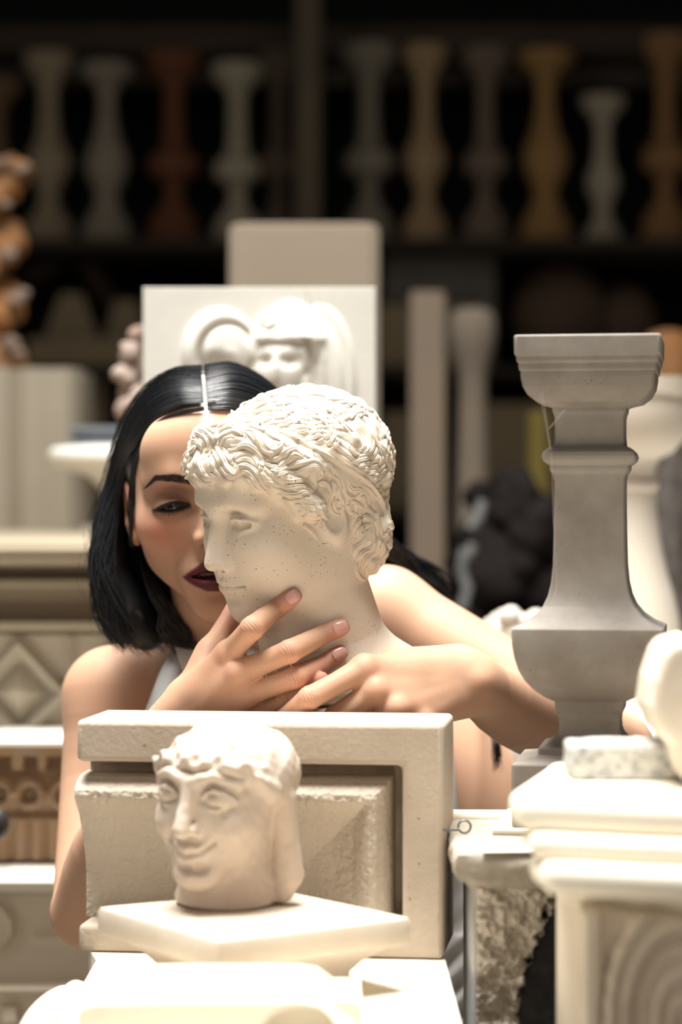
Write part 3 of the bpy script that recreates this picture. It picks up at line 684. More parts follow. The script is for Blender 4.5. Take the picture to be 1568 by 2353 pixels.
# deeper sections lie further back: correct the pixel heights with the true distance of the front face there
pr = [(r*u*.985, max(0.0, Zat(y, D+ (177-r)*u*.9 if r > 25 else D)-bt)) for r, y in prof]; pr[0] = (pr[0][0], 0.0)
for i in range(1, len(pr)): pr[i] = (pr[i][0], max(pr[i][1], pr[i-1][1]+1e-5))
bo = MB().lathe(pr, (bx, D+177*u, bt), square=.035, rz=rz).build('square_baluster', greystone, loc=(bx, D+177*u, bt), angle=22)
tag(bo, 'grey-brown square stone baluster with bowl-shaped belly and moulded cap, standing at the right', 'baluster')
md = bo.modifiers.new('bevel', 'BEVEL'); md.width = .0006; md.segments = 2; md.limit_method = 'ANGLE'; md.angle_limit = math.radians(40)
b = MB().box(-.070, .070, -.066, .066, -.0045, -.0005, .001, M=Matrix.Translation((bx, D+177*u, bt)) @ Matrix.Rotation(rz, 4, 'Z'))
o = b.build('tile', cream_stone, loc=(bx, D+177*u, bt-.0045)); tag(o, 'thin cream tile under the grey square baluster', 'tile')
# cobwebs
web = plain('cobweb', (.55, .50, .45), .7)
b = MB()
for pl in ([(1240, 905), (1252, 960), (1265, 1032)], [(1246, 900), (1258, 975), (1266, 1034)], [(1268, 1040), (1272, 1180), (1280, 1330), (1278, 1380)], [(1283, 1340), (1268, 1385), (1250, 1400)], [(1262, 985), (1300, 940)]):
    b.tube([P(x, y, 1.80) for x, y in pl], .00012, 5)
o = b.build('cobweb', web, loc=P(1265, 1032, 1.80)); tag(o, 'fine cobweb threads strung down the left side of the grey baluster', 'cobweb')
# ---------------- pedestal of broken plaster and dark stone
pz = bt-.0050
ped = empty('broken_pedestal', (.24, 1.8, 0), 'broken plaster and dark stone pedestal under the grey square baluster', 'pedestal')
crust = stone('chipped_plaster', (.50, .44, .36), (.62, .56, .48), nscale=30, bump=.5, bscale=90)
darkst = stone('dark_schist', (.045, .047, .052), (.09, .09, .09), nscale=25, bump=.5, bscale=80, mixlo=.45, mixhi=.6)
# top slab with chipped edges
nu = 90; V = []; F = []
x0, x1, y0, y1 = Xat(1020, 1.80), .42, 1.700, 1.905
def edge(k, z):  # perimeter point
    return k
per = []
for t in np.linspace(0, 1, 60, endpoint=False): per.append((x0+(x1-x0)*t, y0))
for t in np.linspace(0, 1, 30, endpoint=False): per.append((x1, y0+(y1-y0)*t))
for t in np.linspace(0, 1, 60, endpoint=False): per.append((x1+(x0-x1)*t, y1))
for t in np.linspace(0, 1, 30, endpoint=False): per.append((x0, y1+(y0-y1)*t))
per = np.array(per); cc = per.mean(0); n = len(per)
levels = [(.012, 0), (.004, -.0015), (0, -.006), (.0, -.012), (.002, -.018), (.006, -.022), (.014, -.026)]
for li, (ins, dz) in enumerate(levels):
    nz_ = np.array([vnoise(np.array([p[0]+5]), np.array([p[1]+5+dz*2]), 110, 31)[0] for p in per]); n2 = np.array([vnoise(np.array([p[0]+5]), np.array([p[1]+5+dz]), 420, 32)[0] for p in per])
    d = cc-per; d /= np.linalg.norm(d, axis=1)[:, None]
    q_ = per+d*(ins+.006*nz_+.0025*n2+.004)[:, None]
    for i in range(n): V.append((q_[i, 0], q_[i, 1], pz+dz+(.003*nz_[i] if li >= 5 else (.0006*n2[i] if li else 0))))
for k in range(len(levels)-1):
    for i in range(n): F.append((k*n+(i+1) % n, k*n+i, (k+1)*n+i, (k+1)*n+(i+1) % n))
F.append(list(range(n))); F.append([(len(levels)-1)*n+i for i in range(n-1, -1, -1)])
mesh_obj('top_slab', V, F, stone('slab_crust', (.42, .37, .30), (.33, .29, .235), nscale=24, bump=.5, bscale=150), ped, True, angle=50)
MB().tube([(x0, 1.897, pz-.0005), (.2, 1.899, pz-.001), (.4, 1.90, pz-.0005)], .0075, 12).build('rear_lip', cream_stone, ped)
b = MB().prism([(Xat(1108, 1.7), 1.7025), (Xat(1150, 1.7), 1.735), (Xat(1262, 1.7), 1.735), (Xat(1290, 1.7), 1.712), (Xat(1240, 1.7), 1.7045)], pz+.0002, pz+.001, axis='z')
b.build('plaster_flake', marble_white, ped)
MB().box(Xat(1095, 1.74), .40, 1.735, 1.88, 0, pz-.026, .002).build('core', darkst, ped)
# broken plaster coat on the front, thick at the left, ending in a ragged diagonal
nx, nz = 130, 240; xs = np.linspace(Xat(1097, 1.715), Xat(1345, 1.715), nx); zz = np.linspace(pz-.23, pz-.0255, nz); X, Z = np.meshgrid(xs, zz)
px = X*FPX/1.715+784; py = 1176.5-(Z-CAMZ)*FPX/1.715
bx_ = np.interp(py, [2000, 2055, 2110, 2170, 2230, 2290, 2353, 2500], [1400, 1290, 1262, 1240, 1215, 1200, 1190, 1150])+30*vnoise(X+5, Z+5, 160, 41)+14*vnoise(X+5, Z+5, 500, 42)
t = sstep(-3, 16, bx_-px)
H = .022*t+(.010*vnoise(X+5, Z+5, 130, 43)+.006*vnoise(X+5, Z+5, 340, 44)+.003*vnoise(X+5, Z+5, 800, 45))*(.35+.65*t)-.008*t*sstep(60, 0, np.abs(px-1180))*0
V = np.stack([X, 1.738-H-.002, Z], -1).reshape(-1, 3); idx = np.arange(nx*nz).reshape(nz, nx)
Fq = np.stack([idx[:-1, :-1], idx[:-1, 1:], idx[1:, 1:], idx[1:, :-1]], -1).reshape(-1, 4)
tq = (t[:-1, :-1]+t[1:, 1:])/2
fm = (tq.ravel() < .35).astype(int)
n0 = len(V); B = V.copy(); B[:, 1] = 1.742; ring = list(idx[0, :])+list(idx[1:, -1])+list(idx[-1, -2::-1])+list(idx[-2:0:-1, 0])
F = [list(f) for f in Fq]; V = np.vstack([V, B[ring]]); m = len(ring)
for i in range(m): F.append([ring[i], n0+i, n0+(i+1) % m, ring[(i+1) % m]])
F.append([n0+i for i in range(m)]); fm = list(fm)+[0]*(m+1)
mesh_obj('plaster_coat', V, F, None, ped, True, mats=[crust, darkst], fmat=fm)
MB().box(Xat(1086, 1.73), Xat(1098, 1.73), 1.722, 1.86, 0, pz-.0262, .0015).build('metal_strip', plain('grey_metal_strip', (.42, .42, .42), .45, .5, .3), ped)
# ---------------- near right: column capital with acanthus leaf
kz = CAMZ-.172
cb = empty('acanthus_capital', (.28, 1.6, 0), 'white column capital with an acanthus leaf on its side, nearest at the right', 'stone capital')
def corner(pts, z0, z1, r, name, mat):
    o = MB().prism(pts, z0, z1, axis='z').build(name, mat, cb, angle=30)
    md = o.modifiers.new('bevel', 'BEVEL'); md.width = r; md.segments = 4; md.limit_method = 'ANGLE'; md.angle_limit = math.radians(40)
    return o
X_ = lambda px, D: Xat(px, D)
corner([(X_(1172, 1.50), 1.50), (X_(1168, 1.50), 1.485), (X_(1200, 1.45), 1.45), (.235, 1.40), (.5, 1.40), (.5, 1.70), (X_(1250, 1.70), 1.665), (X_(1232, 1.65), 1.62)], kz-.020, kz, .008, 'abacus', tblm)
corner([(X_(1205, 1.47), 1.475), (X_(1225, 1.43), 1.43), (.235, 1.385), (.5, 1.385), (.5, 1.66), (.17, 1.66)], kz-.034, kz-.0195, .006, 'fillet', tblm)
corner([(X_(1225, 1.44), 1.46), (X_(1255, 1.40), 1.41), (.235, 1.37), (.5, 1.37), (.5, 1.64), (.18, 1.64)], kz-.052, kz-.0335, .008, 'cornice', tblm)
corner([(X_(1290, 1.44), 1.455), (.235, 1.40), (.5, 1.40), (.5, 1.62), (.19, 1.62)], kz-.064, kz-.0515, .005, 'necking', cream_stone)
leafm = stone('leaf_block_stone', (.68, .60, .49), (.62, .54, .43), nscale=9, bump=.1)
def leaf(X, Z):
    px = X*FPX/1.42+784; py = 1176.5-(Z-CAMZ)*FPX/1.42
    h = -.010*sstep(1376, 1392, px)*sstep(2008, 2022, py)
    r_ = np.sqrt(((px-1575)/185)**2+((py-2345)/295)**2); inn = 1-sstep(.98, 1.05, r_+.02*np.sin(np.arctan2(py-2345, px-1575)*22))
    h = np.where(inn > 0, -.010+inn*(.013+.0035*np.cos(r_*2*PI*5.2)*(r_ < 1)-.006*np.exp(-((r_-.62)/.05)**2)), h)
    cu = np.sqrt(((px-1402)/26)**2+((py-2058)/30)**2); h = np.maximum(h, -.010+.009*(1-sstep(.8, 1.05, cu))-.005*np.exp(-((cu-.5)/.15)**2))
    return h
    # overlapping leaf ribs fanning up from the lower right
    for cx, cy, a, L, wd, amp in [(1440, 2180, -.22, 200, 34, .016), (1490, 2150, -.05, 210, 30, .018), (1540, 2140, .12, 210, 30, .018), (1590, 2170, .25, 200, 34, .016), (1420, 2290, -.3, 120, 30, .012), (1402, 2052, .0, 30, 16, .010)]:
        dx = px-cx; dy = py-cy; l = dx*math.sin(a)+dy*math.cos(a); s = dx*math.cos(a)-dy*math.sin(a)+.0009*l*l*(1 if cx < 1500 else -1)
        r = (s/wd)**2+(l/L)**2; h = np.maximum(h, -.010+amp*1.4*np.sqrt(np.clip(1-r, 0, 1))-.004*np.exp(-(s/4)**2)*(r < .9))
    h += .002*np.sin((px+py*.4)*.16)*sstep(1395, 1420, px)*sstep(2060, 2100, py)
    return h
heightfield('leaf_block', X_(1342, 1.42), .5, kz-.40, kz-.0635, 1.42, .18, leaf, 170, 200, leafm, cb)
MB().box(X_(1350, 1.44), .5, 1.43, 1.6, 0, kz-.40, .004).build('shaft', leafm, cb)
# granite offcut and leaning block on the capital
granite = stone('speckled_granite', (.62, .61, .57), (.30, .31, .30), nscale=260, bump=.3, mixlo=.46, mixhi=.6)
# rough-hewn granite bar
gz = kz+.0005; nu_ = 60; V = []; F = []
b = MB()
gx0, gx1, gy0, gy1, gh = Xat(1312, 1.545), Xat(1600, 1.545), 1.545, 1.60, Zat(1712, 1.545)-gz
pts = []
g = b.box(gx0, gx1, gy0, gy1, gz, gz+gh, .003)
o = b.build('granite_offcut', granite, loc=(gx0, 1.57, gz)); tag(o, 'speckled grey granite offcut with a white top lying on the acanthus capital', 'stone offcut')
md = o.modifiers.new('sub', 'SUBSURF'); md.subdivision_type = 'SIMPLE'; md.levels = 4; md.render_levels = 4
tx = bpy.data.textures.new('rough', 'CLOUDS'); tx.noise_scale = .02
md = o.modifiers.new('disp', 'DISPLACE'); md.texture = tx; md.strength = .004; md.mid_level = .5
D = 1.50
outl = [(1500, 1720), (1508, 1660), (1528, 1600), (1545, 1572), (1600, 1560), (1700, 1590), (1700, 1905), (1590, 1905), (1568, 1875), (1548, 1810), (1520, 1780)]
o = MB().prism([q(x, y, D) for x, y in outl], D, D+.09).build('leaning_block', stone('leaning_stone', (.78, .71, .60), (.66, .55, .42), nscale=18, bump=.3), smooth=False, loc=(q(1590, 0, D)[0], D, kz)); tag(o, 'pale chipped stone block tilted on the capital at the right edge', 'stone block')
md = o.modifiers.new('bevel', 'BEVEL'); md.width = .006; md.segments = 3; md.limit_method = 'ANGLE'
# push it up so that its lowest corner rests on the capital
zmin = min(v.co.z for v in o.data.vertices)
o.location.z = kz - zmin + .0005
# ================================================================ the small archaic grinning head on the square capital
def arch_local(p):
    x = np.abs(p[:, 0]); q = np.stack([x, p[:, 1], p[:, 2]], -1)
    d = s_ell(p, (0, 1.0, 1.2), (7.2, 8.6, 6.0))
    d = smin(d, s_ell(q, (0, -2.6, -2.8), (6.7, 6.0, 7.6)), 2.2)
    d = smin(d, s_ell(q, (0, -6.2, -9.3), (3.0, 2.4, 2.2)), 2.2)
    d = smin(d, s_ell(q, (3.7, -5.4, -3.4), (2.1, 2.3, 2.0)), 1.2)        # full smiling cheeks
    d = smin(d, s_chain(q, [(.7, -8.2, 2.0), (3.0, -8.0, 2.7), (5.4, -5.9, 1.7)], [.7, .6, .5]), .8)
    d = smax(d, -s_ell(q, (3.1, -9.2, .1), (1.9, 2.0, 1.35)), .7)
    d = smin(d, s_ell(q, (3.2, -6.9, -.1), (1.75, 1.3, 1.0)), .3)
    d = smin(d, s_chain(q, [(1.3, -7.7, -.4), (2.3, -8.2, .7), (3.3, -8.2, 1.0), (4.3, -7.5, .6), (5.4, -6.2, -.2)], [.2, .26, .28, .26, .15]), .2)
    d = smin(d, s_chain(q, [(1.3, -7.7, -.5), (2.4, -8.0, -1.2), (3.6, -7.8, -1.25), (5.2, -6.4, -.4)], [.2, .22, .22, .15]), .25)
    d = smin(d, s_chain(q, [(0, -8.2, 1.7), (0, -8.8, -.6), (0, -9.7, -2.9), (0, -9.9, -3.6)], [.9, .85, .95, 1.05]), .7)
    d = smin(d, s_ell(q, (1.3, -8.7, -3.7), (.8, 1.0, .7)), .5)
    d = smax(d, -s_chain(q, [(1.9, -9.0, -3.6), (3.2, -8.3, -5.0), (3.9, -7.4, -6.2)], [.25, .4, .3]), .8)     # smile folds
    d = smin(d, s_chain(q, [(0, -8.5, -6.1), (1.4, -8.2, -5.9), (2.8, -7.2, -5.1)], [.55, .50, .25]), .4)
    d = smin(d, s_chain(q, [(0, -8.2, -7.4), (1.4, -7.9, -7.1), (2.7, -7.1, -5.7)], [.65, .55, .25]), .4)
    d = smax(d, -s_chain(q, [(0, -9.1, -6.75), (1.4, -8.7, -6.5), (3.0, -7.4, -5.3)], [.28, .28, .30]), .25)
    d = smax(d, -s_ell(q, (0, -8.6, -8.4), (2.6, .9, .5)), .7)
    d = smax(d, -s_ell(p, (1.8, -8.3, -8.2), (1.3, 1.1, .8)), .6)           # broken chin
    d = smin(d, s_chain(p, [(0, 1.8, -4), (0, 1.7, -9), (0, .6, -16)], [6.0, 5.4, 6.6]), 1.2)
    # hair: cap, fringe of small curls, long side locks
    zh = np.interp(p[:, 1], [-9, -7, -5, -2.5, -1, .5, 10], [3.3, 2.8, 1.6, -1.2, -3, -16, -16])
    h = s_ell(p, (0, 1.7, 1.4), (8.2, 9.3, 6.4))
    h = smin(h, s_chain(q, [(0, -7.0, 3.8), (3.6, -6.2, 3.5), (6.0, -3.7, 2.5), (7.2, -1.4, .4)], [1.5, 1.5, 1.5, 1.2]), .9)
    h = smin(h, s_chain(q, [(6.9, 2.0, -1), (6.8, 3.0, -6), (7.0, 3.4, -10.5), (6.2, 3.2, -13)], [1.7, 1.7, 2.0, 1.4]), .6)
    h = smin(h, s_cap(p, (0, 5.6, 0), (0, 5.0, -12), 5.4, 5.2), 1.2)
    fr = np.sin(p[:, 0]*2.3)*np.sin(p[:, 2]*2.2+p[:, 1]*1.4)*sstep(-1.0, -4, p[:, 1])*sstep(7.2, 5.2, p[:, 2])*.30
    fr = fr+.16*np.sin((p[:, 0]+p[:, 1]*.8)*1.5+np.sin(p[:, 2]))*sstep(2, 5, p[:, 2])
    h = smax(h-fr.astype(f32), (zh-p[:, 2])*.75, .8)
    d = smin(d, h, .4)
    return smax(d-.05*np.sin(p[:, 0]*3)*np.sin(p[:, 2]*3.3+1)*np.sin(p[:, 1]*2.7), -(p[:, 2]+13.9), .5)
AR = rot(-27, 3.0, 2.5); AS = .60; AT = np.array(P(515, 1826, 1.742))
AT[2] = cz+.139*AS-.0002
def arch_w(p): return arch_local(((p-AT.astype(f32)) @ AR.astype(f32))*f32(100/AS))*f32(AS/100)
V, F = polygonize(arch_w, AT-.11, AT+.09, .0013)
V[:, 2] += (cz+.0003)-V[:, 2].min()
ah = mesh_obj('small_head', V, F, plaster_soft, None, loc=(AT[0], AT[1], cz))
ah.name = 'small_stone_head'; tag(ah, 'small grinning archaic stone head with almond eyes standing on the square capital', 'sculpted head')
# ================================================================ the big plaster head
# local frame in centimetres: origin between the ears at eye level, face towards -y, z up
def statue_face(p):
    x = np.abs(p[:, 0]); q = np.stack([x, p[:, 1], p[:, 2]], -1)
    d = s_ell(p, (0, 1.8, 3.2), (7.3, 9.0, 8.0))                     # cranium
    d = smin(d, s_ell(q, (0, -3.0, -3.2), (6.2, 5.8, 7.4)), 2.5)     # face mass
    d = smin(d, s_ell(q, (3.6, -1.6, -6.4), (2.4, 3.6, 3.2)), 3.0)   # jaw corners
    d = smin(d, s_ell(q, (0, -6.2, -9.3), (2.5, 2.2, 2.1)), 2.4)     # chin
    d = smin(d, s_ell(q, (3.3, -5.3, -3.0), (2.2, 2.2, 2.6)), 3.0)   # cheek
    d = smin(d, s_ell(q, (0, -6.2, 3.4), (5.2, 3.0, 3.2)), 2.0)      # forehead
    d = smin(d, s_chain(q, [(.3, -8.4, 1.7), (2.6, -8.2, 2.0), (4.8, -6.6, 1.5)], [.75, .62, .5]), 1.4)   # brow ridge
    # eye socket, lids, sunken eye
    d = smax(d, -s_ell(q, (3.1, -9.6, .45), (2.1, 2.1, 1.05)), .9)
    d = smin(d, s_ell(q, (3.2, -6.75, -.15), (1.85, 1.35, 1.15)), .45)
    d = smin(d, s_chain(q, [(1.7, -7.75, .0), (2.3, -8.22, .42), (3.1, -8.35, .52), (4.1, -7.85, .34), (5.0, -6.95, -.05)], [.12, .18, .22, .20, .1]), .20)
    d = smin(d, s_chain(q, [(1.8, -7.75, -.35), (2.4, -8.05, -.85), (3.3, -8.0, -1.05), (4.7, -7.1, -.5)], [.10, .14, .15, .08]), .3)
    d = smax(d, -s_chain(q, [(2.1, -8.15, -.22), (3.2, -8.30, -.24), (4.4, -7.55, -.20)], [.30, .47, .32]), .14)
    # nose
    d = smin(d, s_chain(q, [(0, -8.1, 1.9), (0, -8.45, .3), (0, -9.2, -1.6), (0, -9.95, -3.3), (0, -10.1, -3.85)], [.80, .62, .60, .66, .70]), .9)
    d = smin(d, s_cap(q, (.0, -8.4, -1.0), (.65, -8.7, -3.9), .8, .95), .9)
    d = smin(d, s_ell(q, (1.10, -8.85, -4.05), (.58, .9, .55)), .7)
    d = smin(d, s_ell(q, (0, -9.4, -4.3), (.40, .95, .40)), .4)
    d = smax(d, -s_ell(q, (.70, -9.3, -4.72), (.38, .70, .36)), .25)
    # muzzle, philtrum, lips
    d = smin(d, s_ell(q, (0, -7.0, -6.3), (2.6, 2.0, 1.9)), 1.5)
    d = smin(d, s_chain(q, [(0, -8.85, -5.95), (1.0, -8.65, -5.98), (2.2, -7.8, -6.35)], [.36, .34, .12]), .45)
    d = smax(d, -s_cap(q, (0, -9.35, -4.9), (0, -9.3, -5.5), .20, .22), .3)
    d = smin(d, s_chain(q, [(0, -8.6, -7.0), (1.0, -8.45, -6.98), (2.0, -7.8, -6.65)], [.42, .36, .12]), .45)
    d = smax(d, -s_chain(q, [(0, -9.27, -6.47), (1.2, -9.0, -6.47), (2.5, -8.05, -6.55)], [.13, .13, .13]), .2)
    d = smax(d, -s_ell(q, (0, -8.9, -8.0), (1.9, .75, .5)), .7)
    # hollow of the ear, mostly grown over by curls
    e = s_ell(q, (6.9, 1.1, -1.6), (.8, 1.5, 2.2)); e = smax(e, -s_ell(q, (7.5, .7, -1.3), (.6, 1.2, 1.6)), .3)
    d = smin(d, e, .6)
    d = smin(d, s_chain(p, [(0, 1.6, -4), (0, .9, -9), (0, 1.4, -14.5), (0, 1.6, -18)], [6.6, 6.2, 6.6, 7.4]), 1.4)
    d = smin(d, s_ell(p, (0, 3.4, -19.4), (9.6, 8.6, 3.2)), 3.2)
    d = smax(d, -(p[:, 2]+20.0)*1.0, .4)
    return d
HL_Y = [-12, -8.5, -6.5, -4.6, -3.4, -2.0, -1.0, .2, 1.4, 2.4, 3.2, 5.0, 12]
HL_Z = [3.7, 3.4, 2.9, 1.7, -.6, -2.8, -3.0, -.4, .6, -2.5, -7.6, -9.2, -9.6]
def statue_hair(p):
    d = s_ell(p, (0, 2.5, 3.3), (8.25, 10.4, 8.55))
    d = smin(d, s_ell(p, (0, 5.0, -4.0), (6.9, 5.9, 6.2)), 1.6)      # curls on the nape
    q = np.stack([np.abs(p[:, 0]), p[:, 1], p[:, 2]], -1)
    d = smin(d, s_chain(q, [(0, -7.9, 5.6), (3.6, -6.9, 5.3), (6.1, -4.0, 3.6), (7.2, -1.8, .4)], [2.25, 2.1, 1.9, 1.5]), 1.0)
    d = smin(d, s_chain(q, [(0, -6.9, 8.2), (3.2, -6.0, 7.8), (5.6, -3.4, 6.4), (7.0, -1.0, 4.4)], [1.9, 1.9, 1.8, 1.6]), 1.0)
    n = np.sin(p[:, 0]*2.1+1)*np.sin(p[:, 1]*2.3)*np.sin(p[:, 2]*2.0+p[:, 0])
    zh = np.interp(p[:, 1], HL_Y, HL_Z)-.28*np.maximum(-p[:, 0], 0)*(p[:, 1] < 0)
    # combed waves: ridges run round the crown in scallops
    v = p-np.array((0, 3.0, 3.4), f32); v = v/(np.sqrt((v*v).sum(-1))[:, None]+1e-6)
    th = np.arccos(np.clip(v[:, 2]*.93+v[:, 1]*.37, -1, 1)); az = np.arctan2(v[:, 0], v[:, 1])
    wv = np.sin(az*6+2.2*np.sin(th*3.1)+.9*np.sin(az*2.3))
    ph = th*27+3.4*wv*np.minimum(1, th*1.5)+1.6*np.sin(az*3.7+th*5)+1.1*np.sin(p[:, 0]*.9)*np.sin(p[:, 1]*.8+2)
    rg = 1-np.abs(np.sin(ph)); am = .16+.05*np.sin(az*5+th*9)
    n = n*.22-(rg*rg*1.0-.3)*am
    return smax(d-n, (zh+.35*np.sin(p[:, 1]*3.1+p[:, 0]*2.3)-p[:, 2])*.75, .9)
def statue_all(p): return smin(statue_face(p), statue_hair(p), .35)
SR = rot(-56, 13.0, 2.4); SC = .80; ST = np.array(P(659, 1159, 2.0))
def statue_w(p):
    q = ((p-ST.astype(f32)) @ SR.astype(f32))*f32(100/SC)
    return statue_all(q)*f32(SC/100)
# ---- carved locks: centre lines drawn over the head and laid onto its surface, mirrored to the far side
LA = [([(215,745),(290,755),(345,830),(330,900),(285,1000),(290,1100)],56),([(225,660),(310,645),(400,710),(445,830),(385,910)],60),
([(240,620),(340,640),(430,740),(470,860),(440,960)],40),([(285,820),(200,920),(160,1020),(165,1120),(240,1200)],80),([(320,900),(310,1000),(350,1120),(430,1200),(540,1215)],64),
([(170,650),(125,760),(150,860),(110,910)],50),([(215,600),(190,700),(200,800),(170,900)],50),([(100,880),(68,960),(80,1050),(140,1085)],50),([(150,1080),(135,1190),(190,1280),(260,1310)],60),([(150,1230),(190,1320),(240,1390)],44),
([(250,1180),(330,1250),(420,1290),(500,1270)],44),
([(300,600),(400,620),(480,690),(535,765)],60),([(540,740),(560,660),(620,590),(720,550),(820,590),(900,680),(935,740)],52),([(570,790),(600,690),(680,640),(770,610),(850,650),(925,740)],46),
([(600,790),(640,720),(720,690),(800,700)],36),
([(540,800),(580,900),(640,1010),(700,1110),(770,1175),(815,1120),(790,1050)],76),([(495,850),(560,970),(600,1080),(680,1190),(790,1225)],50),([(480,930),(495,1050),(560,1170),(680,1250),(800,1270)],44),
([(460,1050),(450,1130),(500,1200),(570,1200)],36),([(620,820),(680,920),(740,1000),(760,1060)],50),
([(690,870),(790,860),(900,800),(1020,850),(1110,950),(1135,1050),(1100,1085)],76),([(720,810),(800,820),(880,790),(980,800),(1080,860),(1140,960)],40),([(760,980),(860,910),(980,920),(1060,1000),(1080,1080)],54),([(800,1010),(900,980),(990,1010),(1040,1090)],44),
([(830,1060),(930,1070),(1030,1130),(1100,1230),(1190,1330),(1290,1350)],64),([(860,1130),(960,1170),(1040,1260),(1110,1350),(1210,1390)],52),([(1100,1080),(1150,1180),(1210,1270),(1310,1310)],50),([(880,1200),(980,1290),(1070,1370),(1180,1400)],36),
([(900,620),(1000,620),(1080,700),(1110,800),(1180,880),(1300,900),(1400,850)],66),([(960,580),(1060,620),(1130,700),(1180,800),(1260,860),(1350,840),(1395,770),(1350,700)],60),
([(1180,960),(1280,990),(1380,950),(1480,870),(1568,850)],56),([(1170,1040),(1280,1080),(1400,1050),(1500,960),(1568,930)],50),([(1230,1100),(1330,1130),(1430,1090),(1540,1040)],50),([(1250,1170),(1350,1180),(1450,1150),(1560,1130)],44),
([(255,560),(300,500),(370,480),(405,560)],54),([(340,430),(400,385),(470,400),(525,445)],54),([(450,560),(520,530),(600,500),(645,450),(570,425)],48),([(650,470),(700,415),(745,450),(735,515)],52),([(240,540),(200,600),(160,670)],50),([(400,470),(460,450),(520,480),(500,540)],44),([(270,600),(350,560),(440,580),(520,640)],44),
([(740,540),(840,540),(900,600),(1000,690),(1060,770)],46),([(560,560),(640,520),(720,530),(780,560)],40)]
LB = [([(0,920),(100,850),(200,815),(285,870),(355,940)],56),([(0,1050),(80,970),(160,895),(235,895),(330,950)],60),([(100,1060),(200,1010),(320,990),(440,965),(525,1010),(590,1100),(600,1230)],64),
([(60,1060),(150,1110),(250,1110),(380,1040),(480,1040),(550,1110),(570,1200)],54),([(430,880),(500,930),(560,1000),(610,1100),(660,1210)],54),([(0,780),(60,740),(120,790)],44),([(590,1000),(700,1060),(760,1160),(770,1290)],56)]
LC = [([(0,90),(150,140),(300,130),(400,170),(450,240)],50),([(0,160),(130,210),(260,200),(380,220),(445,285)],50),([(0,220),(80,290),(200,300),(330,270),(425,290)],50),([(0,290),(60,350),(160,390),(280,370),(400,345)],46),
([(180,430),(280,440),(360,490),(350,560),(300,590),(265,530),(300,490)],38),([(470,180),(540,150),(600,180),(650,270),(662,360),(640,430)],50),([(480,230),(560,260),(620,340),(630,440),(680,530),(790,560)],62),
([(450,370),(500,470),(560,560),(640,640)],60),([(400,540),(480,600),(560,680),(590,740)],52),([(340,620),(430,660),(520,700),(590,760)],50),([(300,680),(380,730),(450,800),(490,880)],50),([(430,480),(520,590),(600,700)],44),
([(590,0),(660,60),(740,130),(760,240),(710,330),(690,420),(720,500),(810,550)],66),([(680,0),(760,60),(800,160),(820,260),(880,330),(960,330),(1020,280)],62),([(620,60),(680,160),(690,260),(640,350)],50),([(760,380),(700,420),(720,500),(800,480),(780,410)],40),
([(830,110),(870,180),(920,240),(1000,240),(1035,290),(960,330)],56),([(1030,180),(1110,230),(1170,300),(1175,370)],60),([(1040,320),(1080,400),(1080,460)],50),([(1190,310),(1240,330),(1265,390)],44),([(900,380),(980,420),(1060,480)],44),([(860,430),(900,520),(1000,560)],44),
([(1150,620),(1100,580),(1030,600),(970,670),(935,740)],60),([(1140,680),(1060,700),(1000,760),(950,840)],50),([(1100,740),(1080,850),(1040,920),(960,970),(915,1060)],70),([(1140,760),(1130,860),(1190,895)],44),([(1200,640),(1260,740),(1290,820)],50),([(1200,520),(1230,620),(1230,740),(1240,860)],50),
([(1200,900),(1160,970),(1080,1010),(1000,1080),(950,1180)],76),([(1260,880),(1220,980),(1120,1080),(1060,1180),(1040,1290)],76),([(1290,900),(1300,1000),(1220,1110),(1130,1180),(1090,1290)],76),([(1350,900),(1372,960),(1340,1040),(1260,1140),(1190,1200)],62),
([(1180,1220),(1230,1290),(1225,1350),(1150,1380)],60),([(1100,1200),(1100,1300),(1150,1400),(1200,1420)],60),([(1000,1100),(960,1200),(1000,1320),(1100,1390)],60),([(1260,1120),(1240,1200),(1200,1260)],50),
([(1370,640),(1425,650),(1425,710),(1340,765)],60),([(1290,800),(1350,820),(1340,880)],50)]
